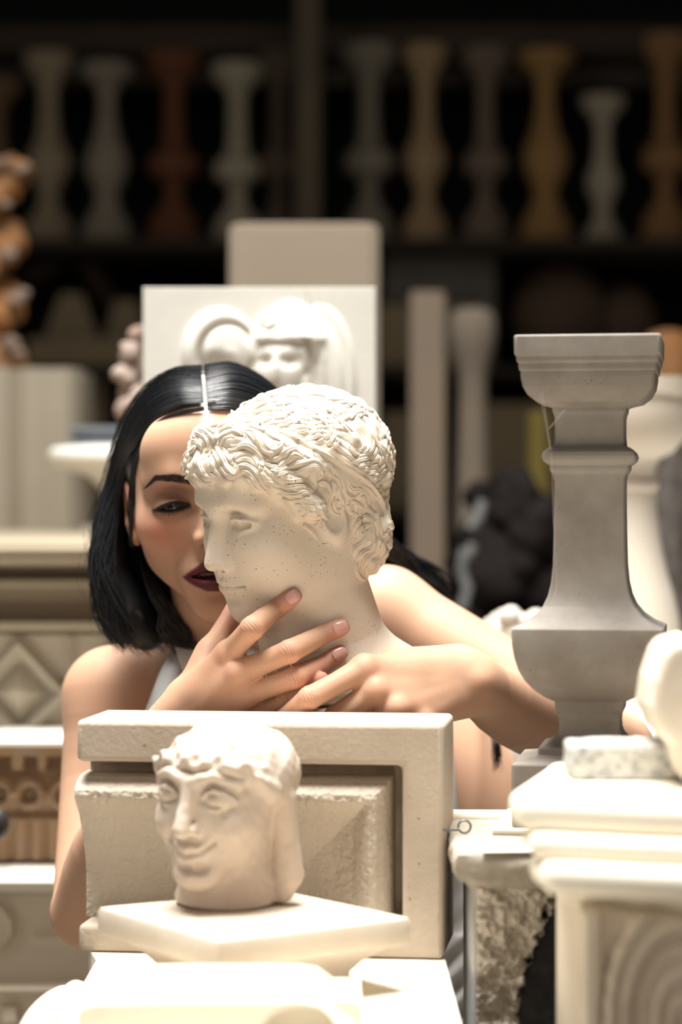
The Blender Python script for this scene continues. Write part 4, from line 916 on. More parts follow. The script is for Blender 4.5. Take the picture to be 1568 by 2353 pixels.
# crown strands (shallow)
CB = [([(150,470),(220,485),(300,430)],40),([(130,520),(200,590),(300,610),(380,560),(410,490)],44),([(100,560),(200,640),(330,660),(440,610),(480,520)],44),([(110,600),(250,695),(400,700),(520,630),(560,560)],44),([(480,740),(580,690),(650,600),(650,500)],44),([(560,790),(650,730),(720,640)],44),([(640,840),(720,780),(790,690)],40),
([(900,740),(960,820),(1040,830),(1080,760),(1060,680)],44),([(880,790),(960,875),(1080,870),(1140,790),(1130,700)],44),([(960,930),(1080,900),(1160,840),(1190,740),(1170,640)],46),([(900,1000),(1020,960),(1150,920),(1220,850),(1225,760)],46),([(980,1030),(1100,1005),(1210,955),(1260,890)],46),([(1030,1080),(1150,1055),(1250,1015),(1285,950)],46),([(1090,1130),(1200,1105),(1300,1050),(1335,985)],46),([(1130,1180),(1240,1140),(1340,1080),(1400,1010)],42),
([(1170,1225),(1290,1160),(1400,1110)],46),([(1200,1275),(1320,1225),(1400,1170),(1450,1100)],46),([(1230,1330),(1340,1270),(1430,1210),(1475,1140)],42),([(1120,540),(1180,660),(1240,790),(1330,880),(1400,960)],46),([(1200,620),(1270,740),(1350,850),(1420,910)],44),([(1320,640),(1390,740),(1440,860),(1462,960)],44),([(1230,780),(1290,900),(1300,1000)],40),([(1340,880),(1360,1000),(1420,1100)],44),([(1420,960),(1450,1060),(1465,1180)],40),([(1380,700),(1430,800),(1470,920)],36),
([(850,310),(930,240),(990,275)],50),([(1000,285),(1050,290),(1090,340)],54),([(1100,330),(1180,350),(1240,450)],56),([(1000,420),(1060,380),(1120,400)],40),([(900,440),(960,370),(1040,350),(1100,380)],44),([(780,460),(860,530),(930,600)],30),([(680,400),(760,470),(840,560),(900,640)],36),([(420,420),(520,440),(600,520),(620,600)],36),([(600,330),(700,380),(790,470)],34),([(300,300),(420,330),(500,400)],34),
([(600,200),(720,200),(820,200)],34),([(350,150),(480,140),(600,170)],34),([(100,150),(200,160),(290,190)],34),([(760,250),(860,240),(900,290)],40)]
CA = [([(980,440),(1080,370),(1200,340),(1330,345),(1430,335)],44),([(1080,420),(1200,395),(1350,415),(1480,385),(1568,335)],44),([(1130,500),(1230,460),(1380,440),(1500,420)],44),([(1180,545),(1280,505),(1400,500),(1520,450)],44),([(1260,590),(1370,545),(1480,520),(1568,470)],44),([(1000,350),(1120,275),(1250,235),(1400,235)],44),([(780,380),(900,295),(1050,225),(1200,205)],44),([(700,340),(850,245),(1000,185)],40),([(900,410),(1000,345),(1080,300)],44),([(1300,280),(1420,270),(1540,250)],40),([(1200,170),(1350,150),(1500,140)],40),([(620,360),(760,290),(900,210)],34),([(1400,660),(1480,600),(1568,590)],36)]
CC = [([(1270,320),(1350,250),(1440,190),(1485,100)],46),([(1310,400),(1380,310),(1465,240),(1490,180)],46),([(1340,520),(1390,400),(1470,320),(1485,260)],46),([(1375,590),(1410,450),(1460,360)],44),([(1230,260),(1300,190),(1400,130),(1450,60)],46),([(1200,200),(1280,130),(1380,70),(1440,0)],46)]
rays_P = []; items = []
def conv(pts, org, sc): return [(org[0]+x/sc, org[1]+y/sc) for x, y in pts]
for L, org, sc, crown in ((LA, (400, 880), 5.6, 0), (LB, (640, 880), 5.407, 0), (LC, (640, 1080), 5.407, 0), (CB, (640, 880), 5.407, 1), (CA, (400, 880), 5.6, 1), (CC, (640, 1080), 5.407, 1)):
    for pts, wd in L: items.append((spline(conv(pts, org, sc), 22), wd/5.5, crown))
def to_surface(px, fun, D0=1.75, tmax=2.4):
    """photo points -> points on the surface seen there (nan when missed)"""
    px = np.asarray(px, float)
    d = np.stack([(px[:, 0]-784)/FPX, np.ones(len(px)), -(px[:, 1]-1176.5)/FPX], -1)
    o = np.tile(np.array([0, 0, CAMZ]), (len(px), 1))
    t = raycast(fun, o, d, D0, tmax, 220)
    return o+d*t[:, None]
allpx = np.vstack([it[0] for it in items])
hit = to_surface(allpx, statue_w).reshape(len(items), 22, 3)
SRi = SR.T
def w2l(W): return (W-ST) @ SR*(100/SC)
def l2w(Lc): return (Lc @ SR.T)*(SC/100)+ST
def lock_mesh(C, N, wd, nstr, lift, seed, taper=.55):
    """bundle of ridged strands along centre line C (world) with surface normals N"""
    r = np.random.RandomState(seed); n = len(C); V = []; F = []; T = np.gradient(C, axis=0); T /= np.linalg.norm(T, axis=1)[:, None]+1e-9
    side = np.cross(T, N); side /= np.linalg.norm(side, axis=1)[:, None]+1e-9
    t = np.linspace(0, 1, n); env = np.minimum(1, np.minimum((t+.10)/.28, (1.06-t)/.40))**taper
    for s in range(nstr):
        u = 0 if nstr == 1 else (s/(nstr-1)-.5)*2
        ph = r.rand()*6; rad = wd/nstr*.74*(.85+.3*r.rand())
        off = u*(wd*.5-rad*.7)*env*(1+.10*np.sin(t*7+ph))
        h = lift*(1-.75*u*u)*env+.12*rad*np.sin(t*9+ph)
        c = C+side*off[:, None]+N*h[:, None]
        rr = rad*(.35+.65*env)*(1+.08*np.sin(t*13+ph))
        k0 = r.randint(0, 2); c = c[k0:n-r.randint(0, 3)]; rr = rr[k0:k0+len(c)]
        v, f = tube_geo([Vector(x) for x in c], list(rr), 8)
        F += [[i+len(V) for i in g] for g in f]; V += v
    return V, F
LV = []; LF = []
sc_px = 2.0/FPX
for i, ((px, wd, crown), H) in enumerate(zip(items, hit)):
    good = ~np.isnan(H[:, 0])
    if good.sum() < 8: continue
    H = H[good]
    # drop jumps in depth
    st = np.linalg.norm(np.diff(H, axis=0), axis=1); j = np.nonzero(st > .012)[0]
    if len(j):
        seg = np.split(np.arange(len(H)), j+1); H = H[max(seg, key=len)]
        if len(H) < 6: continue
    H = spline(H[::2] if len(H) > 12 else H, 26)
    N = grad(statue_w, H, .004)
    for k in range(2): N[1:-1] = (N[:-2]+N[1:-1]+N[2:])/3
    N /= np.linalg.norm(N, axis=1)[:, None]
    w_ = wd*sc_px; ns = max(2, int(round(wd/4.3))) if not crown else 2
    lift = w_*(.24 if not crown else -.05)
    v, f = lock_mesh(H, N, w_*(1.0 if not crown else .95), ns, lift, i)
    LF += [[a+len(LV) for a in g] for g in f]; LV += v
    Hl = w2l(H)
    if Hl[:, 0].min() > .8 or Hl[:, 0].mean() > 1.5:
        Nl = N @ SR; Hm = Hl.copy(); Hm[:, 0] *= -1; Nm = Nl.copy(); Nm[:, 0] *= -1
        v, f = lock_mesh(l2w(Hm), Nm @ SR.T, w_, ns, lift, i+500)
        LF += [[a+len(LV) for a in g] for g in f]; LV += v
# the fillet band round the head
bandp = [(505, 950), (527, 957), (560, 972), (600, 984), (640, 1001), (690, 1028), (735, 1053), (780, 1078), (820, 1105), (845, 1125), (866, 1155), (880, 1190), (888, 1215)]
B = to_surface(spline(bandp, 60), statue_w); B = B[~np.isnan(B[:, 0])]
Nb = grad(statue_w, B, .006); Bl = w2l(B); 
def band(C, N, wd):
    n = len(C); T = np.gradient(C, axis=0); T /= np.linalg.norm(T, axis=1)[:, None]; s = np.cross(T, N); s /= np.linalg.norm(s, axis=1)[:, None]
    if s[:, 2].mean() < 0: s = -s
    sec = [(-.5, -.12), (-.48, .10), (-.3, .13), (.1, .10), (.30, .16), (.42, .34), (.52, .34), (.58, .10), (.58, -.12)]
    V = []; F = []; m = len(sec)
    for i in range(n):
        for a, h in sec: V.append(C[i]+s[i]*a*wd+N[i]*(h*wd))
    for i in range(n-1):
        for k in range(m-1): F.append([i*m+k, i*m+k+1, (i+1)*m+k+1, (i+1)*m+k])
    F.append(list(range(m))); F.append([(n-1)*m+k for k in range(m-1, -1, -1)])
    return V, F
for mir in (0, 1):
    C = Bl.copy(); Nn = Nb @ SR
    if mir: C[:, 0] *= -1; Nn = Nn.copy(); Nn[:, 0] *= -1
    v, f = band(l2w(C), Nn @ SR.T, .0098)
    LF += [[a+len(LV) for a in g] for g in f]; LV += [tuple(x) for x in v]
sroot = empty('plaster_head', tuple(ST+np.array([0, 0, -.16])), 'large cream plaster head of a curly-haired youth with a hair band, held by the woman', 'sculpted head')
V, F = polygonize(statue_w, ST-.2, ST+.17, .00105)
mesh_obj('head', V, F, plaster, sroot)
mesh_obj('hair', LV, LF, plaster, sroot, angle=60)
zb_ = V[:, 2].min(); ib = V[V[:, 2] < zb_+.004]
cxs, cys = ib[:, 0].mean(), ib[:, 1].mean()
o = MB().box(cxs-.05, cxs+.05, max(cys-.05, 1.955), cys+.05, 0, zb_+.0005, .004).build('sculpture_stand', limestone, loc=(cxs, cys, 0))
tag(o, 'plain limestone stand under the big plaster head, hidden behind the slab', 'stand')
# ================================================================ the woman: head (centimetres, same frame as above)
def wf_lip_mid(x): return -6.25+.02*x*x
def woman_head(p):
    x = np.abs(p[:, 0]); q = np.stack([x, p[:, 1], p[:, 2]], -1)
    d = s_ell(p, (0, 1.9, 3.0), (7.25, 9.0, 8.0))
    d = smin(d, s_ell(q, (0, -2.4, -1.6), (6.25, 6.0, 6.4)), 2.6)
    d = smin(d, s_ell(q, (0, -5.9, 4.4), (5.6, 3.0, 4.2)), 2.0)      # forehead
    d = smin(d, s_ell(q, (3.9, -4.7, -2.0), (2.35, 2.4, 2.0)), 2.2)  # cheekbone
    d = smin(d, s_cap(q, (3.5, -1.4, -4.6), (.6, -5.8, -8.3), 2.25, 1.5), 2.2)   # jaw
    d = smin(d, s_ell(q, (0, -6.1, -8.5), (1.9, 2.0, 1.75)), 2.4)    # chin
    d = smin(d, s_chain(q, [(.6, -7.85, 1.9), (2.8, -7.8, 2.4), (4.7, -6.0, 1.9)], [.55, .52, .5]), 1.8)
    # eye: socket, ball, heavy upper lid, soft lower lid
    d = smax(d, -s_ell(q, (3.0, -9.4, .35), (1.7, 2.0, 1.1)), 1.4)
    d = smin(d, s_ell(q, (3.15, -6.70, .0), (1.50, 1.36, 1.32)), .5)
    d = smin(d, s_chain(q, [(1.65, -7.55, -.05), (2.4, -8.06, .34), (3.2, -8.22, .36), (4.0, -7.85, .10), (4.85, -7.05, -.25)], [.10, .17, .20, .19, .12]), .25)
    d = smin(d, s_chain(q, [(1.7, -7.5, -.22), (2.5, -7.85, -.62), (3.3, -7.95, -.72), (4.2, -7.55, -.55), (4.8, -7.05, -.30)], [.08, .12, .13, .12, .08]), .35)
    d = smax(d, -s_chain(q, [(2.0, -8.1, .55), (2.6, -8.32, .82), (3.3, -8.42, .84), (4.1, -8.0, .62), (4.7, -7.35, .25)], [.05, .07, .08, .07, .04]), .18)
    d = smax(d, -s_chain(q, [(1.85, -7.85, -.20), (2.5, -8.02, -.12), (3.3, -8.12, -.12), (4.0, -7.85, -.22), (4.65, -7.3, -.32)], [.05, .21, .25, .20, .05]), .08)
    # nose
    d = smin(d, s_chain(q, [(0, -7.9, 1.2), (0, -8.4, -.2), (0, -9.4, -2.0), (0, -9.95, -2.9)], [.60, .48, .55, .66]), .9)
    d = smin(d, s_cap(q, (.0, -8.4, -1.0), (.65, -8.7, -2.9), .6, .8), .9)
    d = smin(d, s_ell(q, (1.08, -8.65, -3.15), (.55, .8, .52)), .6)
    d = smin(d, s_ell(q, (0, -9.3, -3.45), (.36, .85, .36)), .35)
    d = smax(d, -s_ell(q, (.66, -9.25, -3.72), (.36, .55, .30)), .18)
    # muzzle and parted lips
    d = smin(d, s_ell(q, (0, -6.8, -6.0), (3.1, 1.9, 1.9)), 1.6)
    d = smin(d, s_chain(q, [(0, -8.75, -5.55), (.45, -8.85, -5.42), (1.5, -8.3, -5.75), (2.8, -7.0, -6.22)], [.42, .44, .38, .12]), .32)
    d = smin(d, s_chain(q, [(0, -8.70, -7.15), (1.0, -8.45, -7.08), (1.9, -7.8, -6.75), (2.75, -7.0, -6.35)], [.55, .52, .34, .10]), .32)
    d = smax(d, -s_cap(q, (0, -9.15, -4.1), (0, -9.15, -4.8), .20, .24), .3)
    d = smax(d, -s_chain(q, [(0, -8.9, -6.33), (1.1, -8.5, -6.31), (2.1, -7.9, -6.30), (2.9, -7.1, -6.30)], [.40, .36, .20, .06]), .14)
    d = smax(d, -s_chain(q, [(0, -8.0, -6.33), (1.1, -7.7, -6.31), (2.1, -7.0, -6.30)], [.42, .40, .25]), .14)
    d = smax(d, -s_ell(q, (0, -8.7, -8.15), (1.7, .6, .42)), .8)
    return d
def woman_ear(p):
    x = np.abs(p[:, 0]); q = np.stack([x, p[:, 1], p[:, 2]], -1)
    e = s_ell(q, (7.15, .9, -.4), (.75, 1.6, 2.75)); e = smax(e, -s_ell(q, (7.75, .45, .1), (.55, 1.05, 1.7)), .25)
    return smin(e, s_ell(q, (6.9, .3, -2.9), (.5, .8, .8)), .5)
HR = rot(2.5, 3.0, -5.6); HT = np.array(P(483, 1143, 2.165))
# ---------------- body, arms and hands: joints as (photo x, photo y, distance) measured on the picture, radii in photo px at that distance
def J(px, py, D): return np.array(P(px, py, D))
def chainp(jr): return [J(*a[:3]) for a in jr], [a[3]*a[2]/FPX for a in jr]
def fine(c, n=10):
    r = spline(np.hstack([np.array(c[0]), np.array(c[1])[:, None]]), n); return list(r[:, :3]), list(r[:, 3])
def culled(p, c, R, fun):
    """exact near the sphere (c, R), plain distance to it far away"""
    b = s_sph(p, c, R); o = b.copy(); m = b < .03
    if m.any(): o[m] = fun(p[m])
    return o
ARM_R = [chainp([(262, 1607, 2.27, 112), (235, 1840, 2.23, 98), (200, 2090, 2.13, 80)]), chainp([(198, 2098, 2.12, 80), (255, 1960, 2.07, 92), (345, 1790, 2.0, 66), (392, 1690, 1.985, 54)])]
ARM_L = [chainp([(885, 1412, 2.29, 104), (1150, 1560, 2.25, 94), (1425, 1712, 2.20, 76)]), chainp([(1418, 1716, 2.19, 78), (1300, 1675, 2.12, 90), (1190, 1632, 2.06, 88), (1085, 1568, 1.995, 62)])]
# right hand: wrist, knuckles, finger joints
WR = (392, 1690, 1.985)
FIN_R = {'index': [(526, 1503, 1.955, 31), (580, 1443, 1.925, 27), (634, 1400, 1.915, 22.5), (676, 1370, 1.915, 18.5)],
         'middle': [(551, 1546, 1.945, 32), (666, 1497, 1.905, 27), (741, 1459, 1.905, 22.5), (786, 1441, 1.91, 18.5)],
         'ring': [(567, 1595, 1.950, 31), (679, 1557, 1.908, 26), (744, 1525, 1.905, 21.5), (783, 1500, 1.91, 17.5)],
         'pinky': [(572, 1640, 1.968, 28), (655, 1609, 1.948, 22), (707, 1580, 1.942, 18.5), (740, 1558, 1.942, 15)]}
THB_R = [(425, 1600, 1.985, 34), (484, 1502, 2.0, 30), (527, 1428, 2.03, 25), (552, 1372, 2.055, 19)]
WL = (1078, 1566, 1.995)
FIN_L = {'index': [(838, 1536, 1.945, 32), (712, 1604, 1.915, 27), (655, 1650, 1.932, 23), (630, 1695, 1.95, 19)],
         'middle': [(862, 1588, 1.940, 34), (772, 1650, 1.935, 29), (725, 1710, 1.945, 24), (720, 1760, 1.95, 20)],
         'ring': [(908, 1630, 1.940, 33), (835, 1700, 1.940, 28), (800, 1760, 1.95, 22), (795, 1800, 1.955, 18)],
         'pinky': [(968, 1655, 1.950, 30), (915, 1730, 1.95, 24), (890, 1785, 1.955, 19), (885, 1820, 1.96, 16)]}
THB_L = [(1030, 1590, 2.01, 36), (960, 1640, 2.01, 32), (890, 1690, 2.005, 27), (850, 1740, 2.0, 21)]
def seat(fin, fun, names, press):
    """rest the outer joints of the named fingers on the plaster neck"""
    for nm in names:
        js = fin[nm]
        for k in (1, 2, 3):
            x, y, D, r = js[k]; h = to_surface([(x, y)], fun)[0]
            if not np.isnan(h[0]):
                D2 = h[1]-r*h[1]/FPX*press; js[k] = (x, y, min(D2, D+.02) if k == 1 else D2, r)
seat(FIN_R, statue_w, ['index', 'middle', 'ring'], .85)
def hand(p, W, fin, thumb, wr, palmk=.012):
    d = None
    w_ = J(*W)
    for i, nm in enumerate(['index', 'middle', 'ring', 'pinky']):
        pts, rad = chainp(fin[nm]); off = (pts[0]-w_)*.0
        side = (J(*fin['pinky'][0][:3])-J(*fin['index'][0][:3])); side = side/np.linalg.norm(side)
        ws = w_+side*(i-1.5)*.0085
        m = s_chain(p, [ws, ws+(pts[0]-ws)*.55, pts[0]], [wr*.80, rad[0]*1.12, rad[0]*1.02])
        d = m if d is None else smin(d, m, palmk)
    # muscle of the thumb and the web
    tp, tr = chainp(thumb)
    th = s_chain(p, tp, tr); d = smin(d, s_cap(p, w_, tp[0], wr*.9, tr[0]*1.1), .014); d = smin(d, th, .008)
    d = smin(d, s_cap(p, tp[1], (np.array(chainp(fin['index'])[0][0])*.55+w_*.45), tr[1]*.75, tr[1]*.7), .016)
    f = None
    for nm in ('index', 'middle', 'ring', 'pinky'):
        pts, rad = chainp(fin[nm])
        mid = (pts[0]*.5+pts[1]*.5); g = s_chain(p, [pts[0], mid, pts[1], pts[2], pts[3]], [rad[0]*.96, rad[1]*.99, rad[1]*1.0, rad[2]*1.0, rad[3]])
        g = smin(g, s_sph(p, pts[1]+np.array([0, -rad[1]*.1, 0]), rad[1]*.95), .003)
        g = smin(g, s_sph(p, pts[3]*.72+pts[2]*.28, rad[3]*1.03), .003)
        # creases over the middle and end joints
        for a, b, r, am in ((pts[0], pts[1], rad[1], .00045), (pts[1], pts[2], rad[2], .00034)):
            ax = (b-a)/np.linalg.norm(b-a); t = (p-b.astype(f32)) @ ax.astype(f32)
            g = g+am*np.cos(t*2*PI/.0021)*np.exp(-(t/.0032)**2)
        f = g if f is None else smin(f, g, .0016)
    d = smin(d, f, .0055)

    for nm in ('index', 'middle', 'ring', 'pinky'):   # knuckles and tendons
        pts, rad = chainp(fin[nm]); k = pts[0]+np.array([0, -rad[0]*.42, 0]); d = smin(d, s_sph(p, k, rad[0]*.70), .006)
        d = smin(d, s_cap(p, k+np.array([0, rad[0]*.18, 0]), w_+np.array([0, -wr*.55, 0]), rad[0]*.45, wr*.30), .006)
    return d
HNECK = [((0, 2.4, -3.5), 5.4), ((0, 3.2, -9), 5.0)]
def body_core(p):
    d = s_ell(p, J(590, 1800, 2.36), (.165, .105, .20))                                   # rib cage
    d = smin(d, s_ell(p, J(760, 2120, 2.44), (.150, .11, .22)), .06)
    d = smin(d, s_ell(p, J(925, 1960, 2.42), (.135, .09, .17)), .05)                      # flank turned to the right
    d = smin(d, s_ell(p, J(520, 1740, 2.27), (.055, .045, .055)), .03)
    d = smin(d, s_ell(p, J(720, 1740, 2.29), (.055, .045, .055)), .03)
    tn = [HT+HR @ np.array(c)/100 for c, r in HNECK]
    base = J(545, 1560, 2.30)
    d = smin(d, s_chain(p, [base, J(262, 1600, 2.27)], [.046, .043]), .03)
    d = smin(d, s_chain(p, [base, J(885, 1412, 2.29)], [.048, .041]), .03)
    d = smin(d, s_chain(p, [tn[0], tn[1], base], [.047, .044, .052]), .012)
    return d
def body(p):
    d = body_core(p)
    for (pts, rad), k in ((ARM_R[0], .02), (ARM_L[0], .02), (ARM_R[1], .008), (ARM_L[1], .008)):
        pts, rad = fine((pts, rad)); d = smin(d, s_chain(p, pts, rad), k)
    # lean details: wrist bone, elbow, a shallow groove along the forearm
    hR = culled(p, J(560, 1560, 1.96), .125, lambda s: hand(s, WR, FIN_R, THB_R, .0195))
    hL = culled(p, J(890, 1630, 1.97), .13, lambda s: smin(hand(s, WL, FIN_L, THB_L, .0225, .014), s_cap(s, J(1040, 1540, 1.995), J(905, 1532, 1.975), .0185, .0150), .014))
    d = smin(smin(d, hR, .010), hL, .010) if False else np.minimum(smin(d, hR, .010), smin(d, hL, .010))
    d = smin(d, s_sph(p, J(1100, 1568, 1.978), .0075), .010)
    def hd(s_):
        q = ((s_-HT.astype(f32)) @ HR.astype(f32))*f32(100)
        return smin(woman_head(q), woman_ear(q), .4)*f32(.01)
    d = smin(d, culled(p, HT, .135, hd), .010)
    return smax(d, .80-p[:, 2], .01)
# ---------------- skin
def skin_mat():
    m = bpy.data.materials.new('skin'); m.use_nodes = True; N = m.node_tree.nodes; L = m.node_tree.links; b = N['Principled BSDF']
    at = N.new('ShaderNodeAttribute'); at.attribute_name = 'tone'
    b.inputs['Roughness'].default_value = .58; b.inputs['Specular IOR Level'].default_value = .35
    b.inputs['Subsurface Weight'].default_value = .35; b.inputs['Subsurface Radius'].default_value = (.010, .0045, .0025); b.inputs['Subsurface Scale'].default_value = .8
    L.new(at.outputs['Color'], b.inputs['Base Color'])
    tc = N.new('ShaderNodeTexCoord'); n = N.new('ShaderNodeTexNoise'); n.inputs['Scale'].default_value = 900; n.inputs['Detail'].default_value = 3
    L.new(tc.outputs['Object'], n.inputs['Vector']); bp = N.new('ShaderNodeBump'); bp.inputs['Strength'].default_value = .12; bp.inputs['Distance'].default_value = .0004
    L.new(n.outputs['Fac'], bp.inputs['Height'])
    # fine creases over the finger joints: (joint, previous joint, spacing)
    total = None; WR0 = Vector((.0, 2.33, 0))
    def nd(op, *ins):
        q_ = N.new('ShaderNodeMath'); q_.operation = op
        for i_, v_ in enumerate(ins):
            if isinstance(v_, (int, float)): q_.inputs[i_].default_value = v_
            else: L.new(v_, q_.inputs[i_])
        return q_.outputs[0]
    wob = N.new('ShaderNodeTexNoise'); wob.inputs['Scale'].default_value = 160; L.new(tc.outputs['Object'], wob.inputs['Vector'])
    for js, k_, R_, lam in ((FIN_R['index'], 1, .0105, .0024), (FIN_R['middle'], 1, .0105, .0024), (FIN_R['ring'], 1, .0100, .0024), (FIN_R['index'], 2, .006, .0020), (FIN_R['middle'], 2, .006, .0020), (FIN_R['ring'], 2, .006, .0020), (FIN_L['index'], 1, .0105, .0024), (FIN_R['pinky'], 1, .008, .0022)):
        c_ = Vector(J(*js[k_][:3]))+Vector((0, -js[k_][3]*js[k_][2]/FPX*.9, 0))-WR0; ax_ = (Vector(J(*js[k_+1][:3]))-Vector(J(*js[k_-1][:3]))).normalized()
        sb = N.new('ShaderNodeVectorMath'); sb.operation = 'SUBTRACT'; L.new(tc.outputs['Object'], sb.inputs[0]); sb.inputs[1].default_value = c_
        ln = N.new('ShaderNodeVectorMath'); ln.operation = 'LENGTH'; L.new(sb.outputs[0], ln.inputs[0])
        dt_ = N.new('ShaderNodeVectorMath'); dt_.operation = 'DOT_PRODUCT'; L.new(sb.outputs[0], dt_.inputs[0]); dt_.inputs[1].default_value = ax_
        arg = nd('ADD', nd('MULTIPLY', dt_.outputs['Value'], 2*PI/lam), nd('MULTIPLY', wob.outputs['Fac'], 7.0))
        mk = N.new('ShaderNodeMapRange'); mk.interpolation_type = 'SMOOTHSTEP'; mk.inputs[1].default_value = R_; mk.inputs[2].default_value = R_*.25; L.new(ln.outputs['Value'], mk.inputs[0])
        crease = nd('MULTIPLY', nd('POWER', nd('ABSOLUTE', nd('SINE', nd('MULTIPLY', arg, .5))), .5), mk.outputs[0])
        crease = nd('SUBTRACT', crease, mk.outputs[0])
        total = crease if total is None else nd('ADD', total, crease)
    b2 = N.new('ShaderNodeBump'); b2.inputs['Strength'].default_value = .8; b2.inputs['Distance'].default_value = .0007
    L.new(total, b2.inputs['Height']); L.new(bp.outputs[0], b2.inputs['Normal']); L.new(b2.outputs[0], b.inputs['Normal'])
    return m
skin = skin_mat()
wroot = empty('person', (.0, 2.33, 0), 'black-haired woman in a white halter dress leaning behind the large plaster head, cradling it', 'person')
V, F = polygonize(body, (-.34, 1.86, .79), (.38, 2.62, 1.52), .0017)
bo_ = mesh_obj('body', V, F, skin, wroot)
# ---------------- colouring of the skin (make-up, lips, redder fingertips, painted nostril shade)
def h_local(W): return (W-HT) @ HR*100
Lc = h_local(V); base = np.array([.545, .325, .212]); C = np.tile(base, (len(V), 1))
def blend(C, w, col): return C*(1-w[:, None])+np.array(col)*w[:, None]
r1 = np.random.RandomState(4)
XM = float(h_local(J(470, 900, 2.092))[0])   # the parting runs here
def fbm(W, s):
    return np.sin(W[:, 0]*s+2*np.sin(W[:, 1]*s*.7))*np.sin(W[:, 2]*s*.9+np.sin(W[:, 0]*s*1.3))
C *= (1+.05*fbm(V, 60))[:, None]
for FN, W_ in ((FIN_R, WR), (FIN_L, WL)):
    for nm, js in FN.items():
        for k, (am, sg) in ((1, (.45, .012)), (2, (.35, .010)), (3, (.75, .012)), (0, (.35, .014))):
            dd = np.linalg.norm(V-J(*js[k][:3]), axis=1); C = blend(C, am*np.exp(-(dd/sg)**2), (.62, .27, .20))
for pt, sg in ((THB_R[2], .02), (THB_R[3], .02)):
    dd = np.linalg.norm(V-J(*pt[:3]), axis=1); C = blend(C, .6*np.exp(-(dd/sg)**2), (.58, .22, .16))
head = (np.abs(Lc[:, 0]) < 8.5) & (np.abs(Lc[:, 1]) < 12) & (np.abs(Lc[:, 2]) < 12)
ax = np.abs(Lc[:, 0]); y = Lc[:, 1]; z = Lc[:, 2]; fr = head & (y < -3.5)
g = lambda cx, cz, sx_, sz_: np.exp(-((ax-cx)/sx_)**2-((z-cz)/sz_)**2)*fr
C = blend(C, .60*g(4.6, -2.3, 1.9, 1.5), (.62, .20, .13))          # blush
C = blend(C, .35*g(3.2, -3.6, 2.2, 1.6), (.50, .25, .17))
C = blend(C, .80*np.clip(g(3.3, .95, 2.0, .85)*1.1, 0, 1), (.22, .095, .065))    # eye shadow
C = blend(C, .60*g(3.4, -.75, 1.7, .42), (.22, .09, .06))
C = blend(C, .3*g(1.9, -.5, .7, .6), (.33, .16, .11))
ez = np.interp(ax, [1.6, 2.5, 3.3, 4.1, 4.85], [-.12, .22, .26, .04, -.28]); el = np.interp(ax, [1.6, 2.5, 3.3, 4.1, 4.85], [-.2, -.48, -.56, -.46, -.32])
inx = sstep(1.55, 1.75, ax)*(1-sstep(4.85, 5.15, ax))*fr
C = blend(C, np.exp(-((z-ez+.03)/.24)**2)*inx, (.006, .006, .008)); C = blend(C, np.exp(-((z-el)/.18)**2)*inx*.95, (.012, .009, .009))
C = blend(C, ((z < ez) & (z > el))*inx*1.0, (.01, .008, .008))
up = np.interp(ax, [0, .45, 1.4, 2.3, 3.0], [-5.02, -4.86, -5.25, -5.80, -6.28]); lo = np.interp(ax, [0, 1.0, 2.0, 2.6, 3.0], [-7.80, -7.68, -7.15, -6.72, -6.33])
lip = sstep(-.12, .14, up-z)*sstep(-.12, .14, z-lo)*(ax < 3.05)*(head & (y < -5.6))
lipc = np.where((fbm(np.stack([ax*3, z*.2, z*.1], -1), 4) > .3)[:, None], np.array([.085, .012, .016]), np.array([.11, .016, .022]))
C = C*(1-lip[:, None])+lipc*lip[:, None]
C = blend(C, np.exp(-((Lc[:, 0]-XM)/.5)**4)*(z > 7)*head*.95, (.86, .76, .66))        # scalp in the parting
C = blend(C, .5*g(.7, -3.75, .5, .35), (.10, .03, .02))  # nostril shade put into the skin colour
C = blend(C, .55*((np.abs(ax-7.4) < .9) & head & (y > -1.5)), (.62, .27, .18))
attr_color(bo_, 'tone', C)
# ---------------- eyes, teeth, brows, lashes
def LW(a): return np.asarray(a, float) @ HR.T/100+HT
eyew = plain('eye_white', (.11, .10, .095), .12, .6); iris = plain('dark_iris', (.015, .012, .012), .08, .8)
for sx_ in (-1, 1):
    b = MB().ball((0, 0, 0), .0123, 24, 16, M=Matrix.Translation(Vector(LW((3.15*sx_, -6.72, -.05)))))
    e = b.build('eye', eyew, wroot)
    # iris looking down towards the plaster head
    dv = np.array([.10, -1, -.10]); dv /= np.linalg.norm(dv); R_ = Vector(dv @ HR.T).to_track_quat('Z', 'Y').to_matrix().to_4x4()
    MB().lathe([(.0066, .0104), (.0056, .0112), (.003, .0123), (.0004, .01265)], (0, 0, 0), n=24, M=Matrix.Translation(Vector(LW((3.15*sx_, -6.72, -.05)))) @ R_).build('iris', iris, e)
b = MB()
for i in range(-4, 5):
    a = i*.17; c = (math.sin(a)*3.4, -7.55+(1-math.cos(a))*3.4, -5.98)
    b.box(-.0036, .0036, -.002, .002, -.0045, .0045, .0015, M=Matrix.Translation(Vector(LW(c))) @ Matrix(HR.tolist()).to_4x4() @ Matrix.Rotation(a, 4, 'Z'))
b.build('teeth', plain('teeth', (.55, .50, .42), .3), wroot)
hairm = plain('black_hair', (.010, .011, .013), .30, .5)
browm = plain('brow_hair', (.030, .022, .019), .7)
lashm = plain('lash', (.004, .004, .005), .5)
def head_only(p):
    q = ((p-HT.astype(f32)) @ HR.astype(f32))*f32(100)
    return smin(woman_head(q), woman_ear(q), .4)*f32(.01)
fd = -(HR[:, 1])   # direction the face looks to
